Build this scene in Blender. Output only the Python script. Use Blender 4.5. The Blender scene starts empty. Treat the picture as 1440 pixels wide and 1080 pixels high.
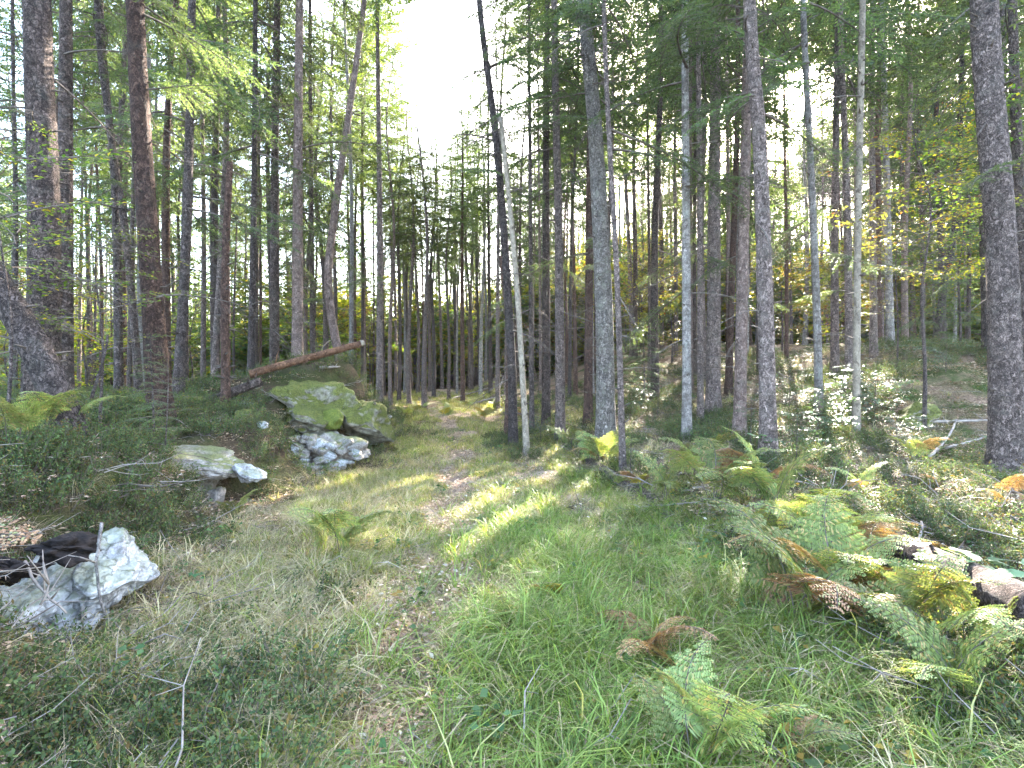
import bpy, math, random
import numpy as np
from mathutils import Vector, Matrix, Quaternion

random.seed(7)
RNG = np.random.default_rng(11)
R = math.radians
scene = bpy.context.scene
COL = scene.collection

# ------------------------------------------------------------------ camera, sky, sun, exposure
CAM_Z = 1.6
FPX = 760.0            # focal length in pixels of a 1440 px wide frame
cam_data = bpy.data.cameras.new("camera")
cam_data.sensor_width = 36.0
cam_data.lens = 36.0 * FPX / 1440.0
cam_data.clip_start = 0.05
cam_data.clip_end = 2000
cam = bpy.data.objects.new("camera", cam_data)
COL.objects.link(cam)
cam.location = (0, 0, CAM_Z)
cam.rotation_euler = (R(90), 0, 0)
scene.camera = cam

SUN_AZ = math.degrees(math.atan2(365, 760))      # to the right of straight ahead
SUN_EL = 31.0
world = bpy.data.worlds.new("World")
scene.world = world
world.use_nodes = True
nt = world.node_tree
nt.nodes.clear()
sky = nt.nodes.new("ShaderNodeTexSky")
sky.sky_type = 'NISHITA'
sky.sun_disc = False
sky.sun_elevation = R(SUN_EL)
sky.sun_rotation = R(SUN_AZ)
sky.air_density = 1.0
sky.dust_density = 2.6
sky.ozone_density = 0.6
bg = nt.nodes.new("ShaderNodeBackground")
bg.inputs["Strength"].default_value = 0.15
wo = nt.nodes.new("ShaderNodeOutputWorld")
nt.links.new(sky.outputs[0], bg.inputs[0])
nt.links.new(bg.outputs[0], wo.inputs[0])

sl = bpy.data.lights.new("sun", 'SUN')
sl.energy = 5.0
sl.angle = R(0.5)
sl.color = (1.0, 0.93, 0.82)
sun = bpy.data.objects.new("sun", sl)
COL.objects.link(sun)
sdir = Vector((math.sin(R(SUN_AZ)) * math.cos(R(SUN_EL)), math.cos(R(SUN_AZ)) * math.cos(R(SUN_EL)), math.sin(R(SUN_EL))))
sun.rotation_euler = sdir.to_track_quat('Z', 'Y').to_euler()

scene.view_settings.view_transform = 'Standard'
scene.view_settings.look = 'None'
scene.view_settings.exposure = 4.2
scene.view_settings.gamma = 1
scene.view_settings.use_curve_mapping = False
cy = scene.cycles
cy.max_bounces = 7
cy.diffuse_bounces = 4
cy.glossy_bounces = 2
cy.transmission_bounces = 5
cy.transparent_max_bounces = 4
cy.sample_clamp_indirect = 6.0
cy.caustics_reflective = False
cy.caustics_refractive = False
try:
    cy.use_denoising = True
except Exception:
    pass

# ------------------------------------------------------------------ noise and terrain
_PERM = np.random.default_rng(3).random(65536).astype(np.float32)


def vnoise(x, y, z=0.0):
    x, y, z = np.broadcast_arrays(np.asarray(x, float), np.asarray(y, float), np.asarray(z, float))
    xi, yi, zi = np.floor(x).astype(np.int64), np.floor(y).astype(np.int64), np.floor(z).astype(np.int64)
    fx, fy, fz = x - xi, y - yi, z - zi
    fx, fy, fz = [f * f * (3 - 2 * f) for f in (fx, fy, fz)]

    def hsh(a, b, c):
        return _PERM[(a * 73856093 ^ b * 19349663 ^ c * 83492791) & 65535]
    r = 0
    for dx in (0, 1):
        for dy in (0, 1):
            for dz in (0, 1):
                w = (fx if dx else 1 - fx) * (fy if dy else 1 - fy) * (fz if dz else 1 - fz)
                r = r + w * hsh(xi + dx, yi + dy, zi + dz)
    return r * 2 - 1


def fbm(x, y, z=0.0, o=4):
    r, a, f = 0, 1.0, 1.0
    for k in range(o):
        r = r + a * vnoise(np.asarray(x) * f + 17.3 * k, np.asarray(y) * f + 5.1 * k, np.asarray(z) * f + 9.7 * k)
        a *= 0.5
        f *= 2.03
    return r


def sstep(a, b, x):
    t = np.clip((np.asarray(x, float) - a) / (b - a), 0, 1)
    return t * t * (3 - 2 * t)


def path_c(y):
    y = np.asarray(y, float)
    return np.where(y < 7, 0.05, 0.05 - 0.125 * (y - 7) ** 1.0 + 0.0 * y) + 0.0 if False else 0.05 - 4.2 * sstep(5, 34, y) + 0.15 * np.sin(y * 0.5)


def gauss(x, y, cx, cy_, sx, sy):
    return np.exp(-0.5 * (((x - cx) / sx) ** 2 + ((y - cy_) / sy) ** 2))


def foot(y):
    """x where the bank beside the track begins"""
    wob = 0.28 * vnoise(y * 0.8, 3.1) + 0.15 * vnoise(y * 2.3, 8.1) - 0.15 * np.exp(-((y - 3.35) / 0.75) ** 2) - 0.7 * np.exp(-((y - 6.9) / 0.7) ** 2)
    return path_c(y) - 2.3 - 0.72 * sstep(2.0, 3.8, y) * (1 - sstep(10.2, 11.6, y)) + 0.3 * sstep(10.5, 12, y) + wob


def H(x, y):
    x, y = np.broadcast_arrays(np.asarray(x, float), np.asarray(y, float))
    pc = path_c(y)
    base = 0.058 * np.maximum(y - 9.5, 0) - 0.04 * np.maximum(y - 31, 0) + 0.012 * np.maximum(y - 60, 0)
    dl = foot(y) - x                      # metres into the bank on the low side of x
    bank_fade = 1 - sstep(12.5, 17, y)
    bank = (0.85 * sstep(0.0, 1.0, dl) + 0.24 * sstep(0.7, 2.8, dl)) * bank_fade
    bank = bank + 0.25 * sstep(0, 4, dl) * (1 - bank_fade)
    mound = (0.66 * gauss(x, y, -4.5, 11.4, 1.5, 1.2) + 0.55 * gauss(x, y, -3.5, 11.7, 0.8, 0.9)) * sstep(-0.4, 0.9, dl)
    lfall = -0.9 * sstep(-9, -22, x) * sstep(12, 26, y) - 1.6 * sstep(-3, -14, x) * sstep(24, 44, y)
    dr = x - pc - 1.55 + 0.2 * vnoise(y * 1.1, 31.0)
    rb = 0.34 * sstep(0, 1.3, dr) * sstep(4.5, 9, y) + 0.12 * sstep(0, 1.0, dr)
    hill = 1.85 * gauss(x, y, 10.4, 14.0, 3.2, 3.2) + 0.5 * gauss(x, y, 8.3, 10.3, 1.3, 0.9) + 0.22 * gauss(x, y, 5.6, 5.4, 0.9, 0.7)
    rise = 2.0 * sstep(13, 27, y) * sstep(1.5, 8, x) + 1.2 * sstep(25, 60, y) * sstep(-2, 6, x)
    rut = -0.06 * (np.exp(-((x - pc - 0.8) / 0.24) ** 2) + np.exp(-((x - pc + 0.8) / 0.24) ** 2))
    off = sstep(1.3, 2.6, np.abs(x - pc))
    n = 0.10 * fbm(x * 0.9, y * 0.9, 0, 3) * (0.25 + 0.9 * off) + 0.028 * fbm(x * 4.5, y * 4.5, 2, 2) * (0.5 + off) + 0.10 * off * vnoise(x * 0.35, y * 0.35, 4) * sstep(6, 12, y)
    return base + bank + mound + lfall + rb + hill + rise + rut + n


def hz(x, y):
    return float(H(x, y))


def ray(px, py, Y):
    return ((px - 720) / FPX * Y, Y, CAM_Z + (540 - py) / FPX * Y)


def ground_at(px, py, ymax=60):
    """the point of the terrain seen at a pixel"""
    Y = np.linspace(1.4, ymax, 2400)
    x = (px - 720) / FPX * Y
    z = CAM_Z + (540 - py) / FPX * Y
    hit = np.nonzero(z < H(x, Y))[0]
    i = hit[0] if len(hit) else len(Y) - 1
    return float(x[i]), float(Y[i]), hz(x[i], Y[i])


# openings in the canopy: where the photograph shows the sun reaching the floor no crown stands in the sun's way
LIT_PX = [(570, 577), (590, 580), (620, 583), (650, 585), (690, 588), (720, 590), (450, 665), (500, 655), (530, 665), (600, 650), (560, 700), (650, 705), (700, 720), (850, 712),
          (500, 745), (560, 810), (640, 850), (540, 870), (1290, 545), (1240, 520), (1290, 640), (430, 545), (395, 540)]
LIT = [ground_at(a, b) for a, b in LIT_PX]
for a, b, c in ((900, 26, 3), (830, 24, 3), (945, 22, 2.5), (1100, 24, 3), (620, 42, 3), (690, 38, 3), (520, 30, 3), (440, 26, 3), (120, 18, 3), (140, 22, 4), (10, 20, 3), (270, 22, 3), (1262, 12.5, 3), (1300, 9, 4.5), (1330, 22, 3), (1200, 30, 3), (60, 7.2, 4), (420, 11.8, 5)):
    x_ = (a - 720) / FPX * b
    LIT.append((x_, b, hz(x_, b) + c))


def sun_z(x, y, rad=0.9):
    """heights at which sun rays to the lit places pass a trunk standing at x, y"""
    ux, uy = math.sin(R(SUN_AZ)), math.cos(R(SUN_AZ))
    out = []
    for (a, b, c) in LIT:
        sd = (x - a) * ux + (y - b) * uy
        if sd > 0.3 and abs((x - a) * uy - (y - b) * ux) < rad:
            out.append(c + sd * math.tan(R(SUN_EL)))
    return out


# ------------------------------------------------------------------ mesh building
class Geo:
    def __init__(s):
        s.V, s.Q, s.T, s.n = [], [], [], 0
        s.mq, s.mt = [], []

    def add(s, V, Q=None, T=None, m=0):
        V = np.asarray(V, np.float32).reshape(-1, 3)
        if Q is not None and len(Q):
            Q = np.asarray(Q, np.int64).reshape(-1, 4)
            s.Q.append(Q + s.n)
            s.mq.append(np.full(len(Q), m, np.int32))
        if T is not None and len(T):
            T = np.asarray(T, np.int64).reshape(-1, 3)
            s.T.append(T + s.n)
            s.mt.append(np.full(len(T), m, np.int32))
        s.V.append(V)
        s.n += len(V)

    def arrays(s):
        V = np.concatenate(s.V) if s.V else np.zeros((0, 3), np.float32)
        Q = np.concatenate(s.Q) if s.Q else np.zeros((0, 4), np.int64)
        T = np.concatenate(s.T) if s.T else np.zeros((0, 3), np.int64)
        mq = np.concatenate(s.mq) if s.mq else np.zeros(0, np.int32)
        mt = np.concatenate(s.mt) if s.mt else np.zeros(0, np.int32)
        return V, Q, T, mq, mt

    def merge(s, arr, M=None, mshift=0):
        V, Q, T, mq, mt = arr
        if M is not None:
            M = np.array(M)
            V = V @ M[:3, :3].T + M[:3, 3]
        if len(Q):
            s.Q.append(Q + s.n)
            s.mq.append(mq + mshift)
        if len(T):
            s.T.append(T + s.n)
            s.mt.append(mt + mshift)
        s.V.append(np.asarray(V, np.float32))
        s.n += len(V)

    def mesh(s, name, mats, smooth=False):
        V, Q, T, mq, mt = s.arrays()
        me = bpy.data.meshes.new(name)
        me.vertices.add(len(V))
        me.vertices.foreach_set("co", V.ravel())
        nl = len(Q) * 4 + len(T) * 3
        me.loops.add(nl)
        me.loops.foreach_set("vertex_index", np.concatenate([Q.ravel(), T.ravel()]).astype(np.int32))
        npoly = len(Q) + len(T)
        me.polygons.add(npoly)
        ls = np.concatenate([np.arange(len(Q)) * 4, len(Q) * 4 + np.arange(len(T)) * 3]).astype(np.int32)
        me.polygons.foreach_set("loop_start", ls)
        me.polygons.foreach_set("material_index", np.concatenate([mq, mt]).astype(np.int32))
        if smooth is not False:
            if smooth is True:
                sm = np.ones(npoly, bool)
            else:
                allm = np.concatenate([mq, mt])
                sm = np.isin(allm, smooth)
            me.polygons.foreach_set("use_smooth", sm)
        for m in (mats if isinstance(mats, (list, tuple)) else [mats]):
            me.materials.append(m)
        me.update(calc_edges=True)
        return me


def norm(v):
    v = np.asarray(v, float)
    return v / (np.linalg.norm(v, axis=-1, keepdims=True) + 1e-9)


def tube(g, P, r, seg=6, m=0, cap=True, disp=None):
    P = np.asarray(P, float)
    n = len(P)
    r = np.broadcast_to(np.asarray(r, float), (n,))
    T = norm(np.gradient(P, axis=0))
    ref = np.array([0.0, 1.0, 0.0]) if abs(T[:, 1]).mean() < 0.85 else np.array([1.0, 0, 0])
    A = norm(np.cross(T, ref))
    B = np.cross(T, A)
    a = np.arange(seg) / seg * 2 * math.pi
    rr = r[:, None] * np.ones((1, seg))
    if disp is not None:
        rr = rr * disp(P, a)
    V = P[:, None, :] + rr[..., None] * (np.cos(a)[None, :, None] * A[:, None, :] + np.sin(a)[None, :, None] * B[:, None, :])
    V = V.reshape(-1, 3)
    i = np.arange(n - 1)[:, None] * seg
    j = np.arange(seg)[None, :]
    j2 = (j + 1) % seg
    Q = np.stack([i + j, i + j2, i + seg + j2, i + seg + j], -1).reshape(-1, 4)
    if cap:
        k = len(V)
        V = np.concatenate([V, P[:1], P[-1:]])
        jj = np.arange(seg)
        T1 = np.stack([np.full(seg, k), (jj + 1) % seg, jj], -1)
        b = (n - 1) * seg
        T2 = np.stack([np.full(seg, k + 1), b + jj, b + (jj + 1) % seg], -1)
        g.add(V, Q, np.concatenate([T1, T2]), m)
    else:
        g.add(V, Q, None, m)


def diamonds(g, P, D, N, L, W, m=0, fold=0.0, mid=0.45):
    """one four-cornered leaf per row: from P along D, N its normal"""
    P, D, N = np.asarray(P, float), norm(D), norm(N)
    S = norm(np.cross(D, N))
    N2 = np.cross(S, D)
    L = np.broadcast_to(np.asarray(L, float), (len(P),))[:, None]
    W = np.broadcast_to(np.asarray(W, float), (len(P),))[:, None]
    a = P
    c = P + D * L - N2 * L * fold
    M_ = P + D * L * mid + N2 * W * 0.12
    b = M_ + S * W * 0.5
    d = M_ - S * W * 0.5
    V = np.stack([a, b, c, d], 1).reshape(-1, 3)
    Q = np.arange(len(P) * 4).reshape(-1, 4)
    g.add(V, Q, None, m)


def blades(g, P, az, L, W, lean, curve, m=0, seg=3):
    """curved grass blades, each a tapering strip"""
    n = len(P)
    d = np.stack([np.cos(az), np.sin(az), 0 * az], -1)
    s = np.stack([-np.sin(az + 0.4), np.cos(az + 0.4), 0 * az], -1)
    rows = []
    for k in range(seg + 1):
        t = k / seg
        ang = lean + curve * t
        hor = L * t * np.sin(np.clip(ang, 0, 2.2) * (0.4 + 0.6 * t))
        ver = L * t * np.cos(np.clip(ang, 0, 2.2) * (0.4 + 0.6 * t))
        c = P + d * hor[:, None] + np.array([0, 0, 1.0]) * ver[:, None]
        w = (W * (1 - t ** 1.6) * 0.5)[:, None]
        rows.append(c - s * w)
        if k < seg:
            rows.append(c + s * w)
    V = np.stack(rows, 1)
    m_ = V.shape[1]
    V = V.reshape(-1, 3)
    o = np.arange(n)[:, None] * m_
    Q = np.concatenate([o + np.array([[2 * k, 2 * k + 1, 2 * k + 3, 2 * k + 2]]) for k in range(seg - 1)]) if seg > 1 else None
    b = 2 * (seg - 1)
    T = o + np.array([[b, b + 1, b + 2]])
    g.add(V, Q, T, m)


def spline(pts, n):
    P = np.asarray(pts, float)
    if len(P) < 3:
        t = np.linspace(0, 1, n)[:, None]
        return P[0] * (1 - t) + P[-1] * t
    d = np.concatenate([[0], np.cumsum(np.linalg.norm(np.diff(P, axis=0), axis=1))])
    Pe = np.concatenate([[2 * P[0] - P[1]], P, [2 * P[-1] - P[-2]]])
    out = []
    for s in np.linspace(0, d[-1], n):
        i = min(max(np.searchsorted(d, s) - 1, 0), len(P) - 2)
        t = (s - d[i]) / (d[i + 1] - d[i] + 1e-9)
        p0, p1, p2, p3 = Pe[i], Pe[i + 1], Pe[i + 2], Pe[i + 3]
        out.append(0.5 * ((2 * p1) + (-p0 + p2) * t + (2 * p0 - 5 * p1 + 4 * p2 - p3) * t * t + (-p0 + 3 * p1 - 3 * p2 + p3) * t ** 3))
    return np.array(out)


# ------------------------------------------------------------------ materials
def newmat(name):
    m = bpy.data.materials.new(name)
    m.use_nodes = True
    t = m.node_tree
    t.nodes.clear()
    out = t.nodes.new("ShaderNodeOutputMaterial")
    return m, t, out


def N_(t, kind, **kw):
    n = t.nodes.new(kind)
    for k, v in kw.items():
        if k.startswith("i_"):
            n.inputs[k[2:].replace("_", " ")].default_value = v
        else:
            setattr(n, k, v)
    return n


def ramp(t, fac, stops):
    r = t.nodes.new("ShaderNodeValToRGB")
    e = r.color_ramp.elements
    while len(e) < len(stops):
        e.new(0.5)
    for el, (p, c) in zip(e, stops):
        el.position = p
        el.color = (*c, 1) if len(c) == 3 else c
    t.links.new(fac, r.inputs[0])
    return r.outputs[0]


def mixc(t, fac, a, b, mode='MIX'):
    n = t.nodes.new("ShaderNodeMix")
    n.data_type = 'RGBA'
    n.blend_type = mode
    for sock, v in ((n.inputs[0], fac), (n.inputs[6], a), (n.inputs[7], b)):
        if isinstance(v, (int, float)):
            sock.default_value = v
        elif isinstance(v, tuple):
            sock.default_value = (*v, 1) if len(v) == 3 else v
        else:
            t.links.new(v, sock)
    return n.outputs[2]


def leafmat(name, c1, c2, trans=0.45, tcol=1.6, rough=0.5, spec=0.25, odd=None):
    m, t, out = newmat(name)
    geo = N_(t, "ShaderNodeNewGeometry")
    oi = N_(t, "ShaderNodeObjectInfo")
    c = ramp(t, geo.outputs["Random Per Island"], [(0.0, c1), (1.0, c2)] if odd is None else [(0.0, c1), (0.85, c2), (0.92, odd), (1.0, odd)])
    hsv = N_(t, "ShaderNodeHueSaturation")
    mr = N_(t, "ShaderNodeMapRange")
    mr.inputs[3].default_value = 0.72
    mr.inputs[4].default_value = 1.3
    t.links.new(oi.outputs["Random"], mr.inputs[0])
    t.links.new(mr.outputs[0], hsv.inputs["Value"])
    mh = N_(t, "ShaderNodeMapRange")
    mh.inputs[3].default_value = 0.485
    mh.inputs[4].default_value = 0.515
    t.links.new(oi.outputs["Random"], mh.inputs[0])
    t.links.new(mh.outputs[0], hsv.inputs["Hue"])
    t.links.new(c, hsv.inputs["Color"])
    p = N_(t, "ShaderNodeBsdfPrincipled")
    p.inputs["Roughness"].default_value = rough
    p.inputs["Specular IOR Level"].default_value = spec
    t.links.new(hsv.outputs[0], p.inputs["Base Color"])
    tr = N_(t, "ShaderNodeBsdfTranslucent")
    tc = mixc(t, 1.0, hsv.outputs[0], (tcol * 1.05, tcol * 1.0, tcol * 0.45), 'MULTIPLY')
    t.links.new(tc, tr.inputs[0])
    ms = N_(t, "ShaderNodeMixShader")
    ms.inputs[0].default_value = trans
    t.links.new(p.outputs[0], ms.inputs[1])
    t.links.new(tr.outputs[0], ms.inputs[2])
    t.links.new(ms.outputs[0], out.inputs[0])
    return m


def barkmat(name, dark, light, lichen=(0.2, 0.22, 0.18), lich=0.35, sc=(9, 9, 3.2), bands=0.0, bump=1.0, crack=0.85):
    m, t, out = newmat(name)
    tc = N_(t, "ShaderNodeTexCoord")
    oi = N_(t, "ShaderNodeObjectInfo")
    mp = N_(t, "ShaderNodeMapping")
    mp.inputs["Scale"].default_value = sc
    add = N_(t, "ShaderNodeVectorMath", operation='ADD')
    t.links.new(tc.outputs["Object"], add.inputs[0])
    sclr = N_(t, "ShaderNodeVectorMath", operation='SCALE')
    t.links.new(oi.outputs["Location"], sclr.inputs[0])
    sclr.inputs[3].default_value = 1.0
    t.links.new(sclr.outputs[0], add.inputs[1])
    nz0 = N_(t, "ShaderNodeTexNoise", i_Scale=6.0, i_Detail=6.0, i_Roughness=0.7)
    t.links.new(add.outputs[0], nz0.inputs[0])
    warp = mixc(t, 0.30, add.outputs[0], nz0.outputs["Color"], 'ADD')
    t.links.new(warp, mp.inputs[0])
    vo = N_(t, "ShaderNodeTexVoronoi", feature='DISTANCE_TO_EDGE', i_Scale=3.2)
    t.links.new(mp.outputs[0], vo.inputs[0])
    vc = N_(t, "ShaderNodeTexVoronoi", feature='F1', i_Scale=3.2)
    t.links.new(mp.outputs[0], vc.inputs[0])
    nz = N_(t, "ShaderNodeTexNoise", i_Scale=3.0, i_Detail=8.0, i_Roughness=0.7)
    t.links.new(mp.outputs[0], nz.inputs[0])
    col = ramp(t, nz.outputs["Fac"], [(0.38, tuple(c * 0.7 for c in dark)), (0.6, light)])
    sep = N_(t, "ShaderNodeSeparateColor")
    t.links.new(vc.outputs["Color"], sep.inputs[0])
    col = mixc(t, 0.5, col, ramp(t, sep.outputs[0], [(0, tuple(c * 0.5 for c in dark)), (1, tuple(c * 1.2 for c in light))]))
    edge = ramp(t, vo.outputs[0], [(0.0, (1 - crack,) * 3), (0.07, (1 - crack * 0.45,) * 3), (0.25, (1, 1, 1))])
    col = mixc(t, 1.0, col, edge, 'MULTIPLY')
    nl = N_(t, "ShaderNodeTexNoise", i_Scale=5.0, i_Detail=8.0, i_Roughness=0.75)
    t.links.new(add.outputs[0], nl.inputs[0])
    lf = ramp(t, nl.outputs["Fac"], [(0.5, (0, 0, 0)), (0.66, (lich,) * 3)])
    col = mixc(t, lf, col, lichen)
    if bands > 0:
        mb = N_(t, "ShaderNodeMapping")
        mb.inputs["Scale"].default_value = (3.5, 3.5, 8)
        t.links.new(add.outputs[0], mb.inputs[0])
        nb = N_(t, "ShaderNodeTexNoise", i_Scale=1.6, i_Detail=4.0)
        t.links.new(mb.outputs[0], nb.inputs[0])
        bf = ramp(t, nb.outputs["Fac"], [(0.5, (0, 0, 0)), (0.72, (bands,) * 3)])
        col = mixc(t, bf, col, (0.07, 0.05, 0.045))
    hs = N_(t, "ShaderNodeHueSaturation")
    mr = N_(t, "ShaderNodeMapRange")
    mr.inputs[3].default_value = 0.75
    mr.inputs[4].default_value = 1.25
    t.links.new(oi.outputs["Random"], mr.inputs[0])
    t.links.new(mr.outputs[0], hs.inputs["Value"])
    t.links.new(col, hs.inputs["Color"])
    p = N_(t, "ShaderNodeBsdfPrincipled")
    p.inputs["Roughness"].default_value = 0.88
    p.inputs["Specular IOR Level"].default_value = 0.15
    t.links.new(hs.outputs[0], p.inputs["Base Color"])
    hgt = mixc(t, 0.5, edge, nz.outputs["Fac"])
    bp = N_(t, "ShaderNodeBump")
    bp.inputs["Strength"].default_value = bump
    bp.inputs["Distance"].default_value = 0.06
    t.links.new(hgt, bp.inputs["Height"])
    t.links.new(bp.outputs[0], p.inputs["Normal"])
    t.links.new(p.outputs[0], out.inputs[0])
    return m


def plainmat(name, c1, c2, sc=6.0, rough=0.9, bump=0.4, det=6.0):
    m, t, out = newmat(name)
    tc = N_(t, "ShaderNodeTexCoord")
    nz = N_(t, "ShaderNodeTexNoise", i_Scale=sc, i_Detail=det, i_Roughness=0.7)
    t.links.new(tc.outputs["Object"], nz.inputs[0])
    col = ramp(t, nz.outputs["Fac"], [(0.32, c1), (0.68, c2)])
    p = N_(t, "ShaderNodeBsdfPrincipled")
    p.inputs["Roughness"].default_value = rough
    p.inputs["Specular IOR Level"].default_value = 0.2
    t.links.new(col, p.inputs["Base Color"])
    bp = N_(t, "ShaderNodeBump")
    bp.inputs["Strength"].default_value = bump
    bp.inputs["Distance"].default_value = 0.02
    t.links.new(nz.outputs["Fac"], bp.inputs["Height"])
    t.links.new(bp.outputs[0], p.inputs["Normal"])
    t.links.new(p.outputs[0], out.inputs[0])
    return m


def rockmat(name, c1, c2, moss=0.5, mosscol=((0.05, 0.07, 0.012), (0.14, 0.15, 0.03)), thr=(0.35, 0.6)):
    m, t, out = newmat(name)
    tc = N_(t, "ShaderNodeTexCoord")
    nz = N_(t, "ShaderNodeTexNoise", i_Scale=7.0, i_Detail=9.0, i_Roughness=0.75)
    t.links.new(tc.outputs["Object"], nz.inputs[0])
    col = ramp(t, nz.outputs["Fac"], [(0.38, c1), (0.58, c2)])
    vo = N_(t, "ShaderNodeTexVoronoi", feature='DISTANCE_TO_EDGE', i_Scale=6.0)
    wv = mixc(t, 0.18, tc.outputs["Object"], nz.outputs["Color"], 'ADD')
    t.links.new(wv, vo.inputs[0])
    cr = ramp(t, vo.outputs[0], [(0.0, (0.35, 0.35, 0.35)), (0.035, (1, 1, 1))])
    col = mixc(t, 0.55, col, mixc(t, 1.0, col, cr, 'MULTIPLY'))
    geo = N_(t, "ShaderNodeNewGeometry")
    sx = N_(t, "ShaderNodeSeparateXYZ")
    t.links.new(geo.outputs["Normal"], sx.inputs[0])
    n2 = N_(t, "ShaderNodeTexNoise", i_Scale=3.2, i_Detail=6.0)
    t.links.new(tc.outputs["Object"], n2.inputs[0])
    ma = N_(t, "ShaderNodeMath", operation='MULTIPLY_ADD')
    t.links.new(sx.outputs[2], ma.inputs[0])
    ma.inputs[1].default_value = 0.42
    t.links.new(n2.outputs["Fac"], ma.inputs[2])
    mf = ramp(t, ma.outputs[0], [(thr[0] + 0.35, (0, 0, 0)), (thr[1] + 0.3, (moss,) * 3)])
    n3 = N_(t, "ShaderNodeTexNoise", i_Scale=45.0, i_Detail=4.0)
    t.links.new(tc.outputs["Object"], n3.inputs[0])
    mc = ramp(t, n3.outputs["Fac"], [(0.3, mosscol[0]), (0.7, mosscol[1])])
    col = mixc(t, mf, col, mc)
    p = N_(t, "ShaderNodeBsdfPrincipled")
    p.inputs["Roughness"].default_value = 0.9
    p.inputs["Specular IOR Level"].default_value = 0.2
    t.links.new(col, p.inputs["Base Color"])
    bp = N_(t, "ShaderNodeBump")
    bp.inputs["Strength"].default_value = 0.8
    bp.inputs["Distance"].default_value = 0.03
    hm = mixc(t, 0.3, mixc(t, 0.5, cr, nz.outputs["Fac"]), n3.outputs["Fac"])
    t.links.new(hm, bp.inputs["Height"])
    t.links.new(bp.outputs[0], p.inputs["Normal"])
    t.links.new(p.outputs[0], out.inputs[0])
    return m


def groundmat(name, litter=((0.07, 0.042, 0.028), (0.27, 0.18, 0.12)), green=((0.018, 0.03, 0.008), (0.07, 0.09, 0.02)), gthr=(0.45, 0.6)):
    m, t, out = newmat(name)
    tc = N_(t, "ShaderNodeTexCoord")
    n1 = N_(t, "ShaderNodeTexNoise", i_Scale=0.9, i_Detail=6.0, i_Roughness=0.65)
    n2 = N_(t, "ShaderNodeTexNoise", i_Scale=26.0, i_Detail=6.0, i_Roughness=0.75)
    vo = N_(t, "ShaderNodeTexVoronoi", feature='F1', i_Scale=34.0)
    for n in (n1, n2, vo):
        t.links.new(tc.outputs["Object"], n.inputs[0])
    sep = N_(t, "ShaderNodeSeparateColor")
    t.links.new(vo.outputs["Color"], sep.inputs[0])
    l = ramp(t, sep.outputs[0], [(0.1, litter[0]), (0.9, litter[1])])
    l = mixc(t, 0.5, l, ramp(t, n2.outputs["Fac"], [(0.3, litter[0]), (0.7, litter[1])]))
    g = ramp(t, n2.outputs["Fac"], [(0.3, green[0]), (0.7, green[1])])
    f = ramp(t, n1.outputs["Fac"], [(gthr[0], (0, 0, 0)), (gthr[1], (1, 1, 1))])
    col = mixc(t, f, l, g)
    p = N_(t, "ShaderNodeBsdfPrincipled")
    p.inputs["Roughness"].default_value = 0.95
    p.inputs["Specular IOR Level"].default_value = 0.1
    t.links.new(col, p.inputs["Base Color"])
    bp = N_(t, "ShaderNodeBump")
    bp.inputs["Strength"].default_value = 0.9
    bp.inputs["Distance"].default_value = 0.03
    hm = mixc(t, 0.5, vo.outputs["Distance"], n2.outputs["Fac"])
    t.links.new(hm, bp.inputs["Height"])
    t.links.new(bp.outputs[0], p.inputs["Normal"])
    t.links.new(p.outputs[0], out.inputs[0])
    return m


M = {}
M['bark_purple'] = barkmat("bark grey purple", (0.11, 0.078, 0.066), (0.43, 0.32, 0.275), lichen=(0.27, 0.25, 0.20), lich=0.3)
M['bark_brown'] = barkmat("bark brown", (0.075, 0.052, 0.044), (0.27, 0.195, 0.165), lich=0.2)
M['bark_red'] = barkmat("bark red brown", (0.07, 0.040, 0.03), (0.23, 0.135, 0.10), lich=0.12, crack=0.7)
M['bark_orange'] = barkmat("bark orange brown", (0.10, 0.045, 0.028), (0.32, 0.165, 0.095), lich=0.1, crack=0.5)
M['bark_dark'] = barkmat("bark dark", (0.07, 0.052, 0.046), (0.25, 0.19, 0.17), lich=0.2)
M['bark_pale'] = barkmat("bark pale grey", (0.17, 0.14, 0.125), (0.44, 0.385, 0.345), lichen=(0.42, 0.43, 0.38), lich=0.4, bands=0.6, bump=0.8, crack=0.6)
M['bark_tan'] = barkmat("bark peeled tan", (0.17, 0.13, 0.095), (0.36, 0.295, 0.225), lichen=(0.3, 0.28, 0.22), lich=0.3, bands=0.3, bump=0.3, crack=0.2)
M['bark_pink'] = barkmat("bark pinkish", (0.17, 0.10, 0.08), (0.42, 0.30, 0.25), lich=0.25, bands=0.3, crack=0.6)
M['bark_lichen'] = barkmat("bark lichen grey", (0.13, 0.108, 0.09), (0.38, 0.32, 0.28), lichen=(0.28, 0.27, 0.20), lich=0.6)
M['dead_wood'] = plainmat("dead wood", (0.13, 0.10, 0.08), (0.34, 0.29, 0.25), 9)
M['twig_wood'] = plainmat("twig wood", (0.06, 0.045, 0.035), (0.17, 0.135, 0.11), 9)
M['needles'] = leafmat("spruce needles", (0.038, 0.064, 0.036), (0.115, 0.152, 0.072), trans=0.48, tcol=1.8)
M['pine_needles'] = leafmat("pine needles", (0.035, 0.065, 0.020), (0.085, 0.115, 0.028), trans=0.45, tcol=2.0)
M['beech_green'] = leafmat("broad leaves green", (0.05, 0.095, 0.018), (0.11, 0.15, 0.03), trans=0.5, tcol=2.0, odd=(0.25, 0.2, 0.03))
M['beech_yellow'] = leafmat("broad leaves yellow", (0.10, 0.15, 0.022), (0.30, 0.27, 0.04), trans=0.5, tcol=1.7, odd=(0.2, 0.09, 0.03))
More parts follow.
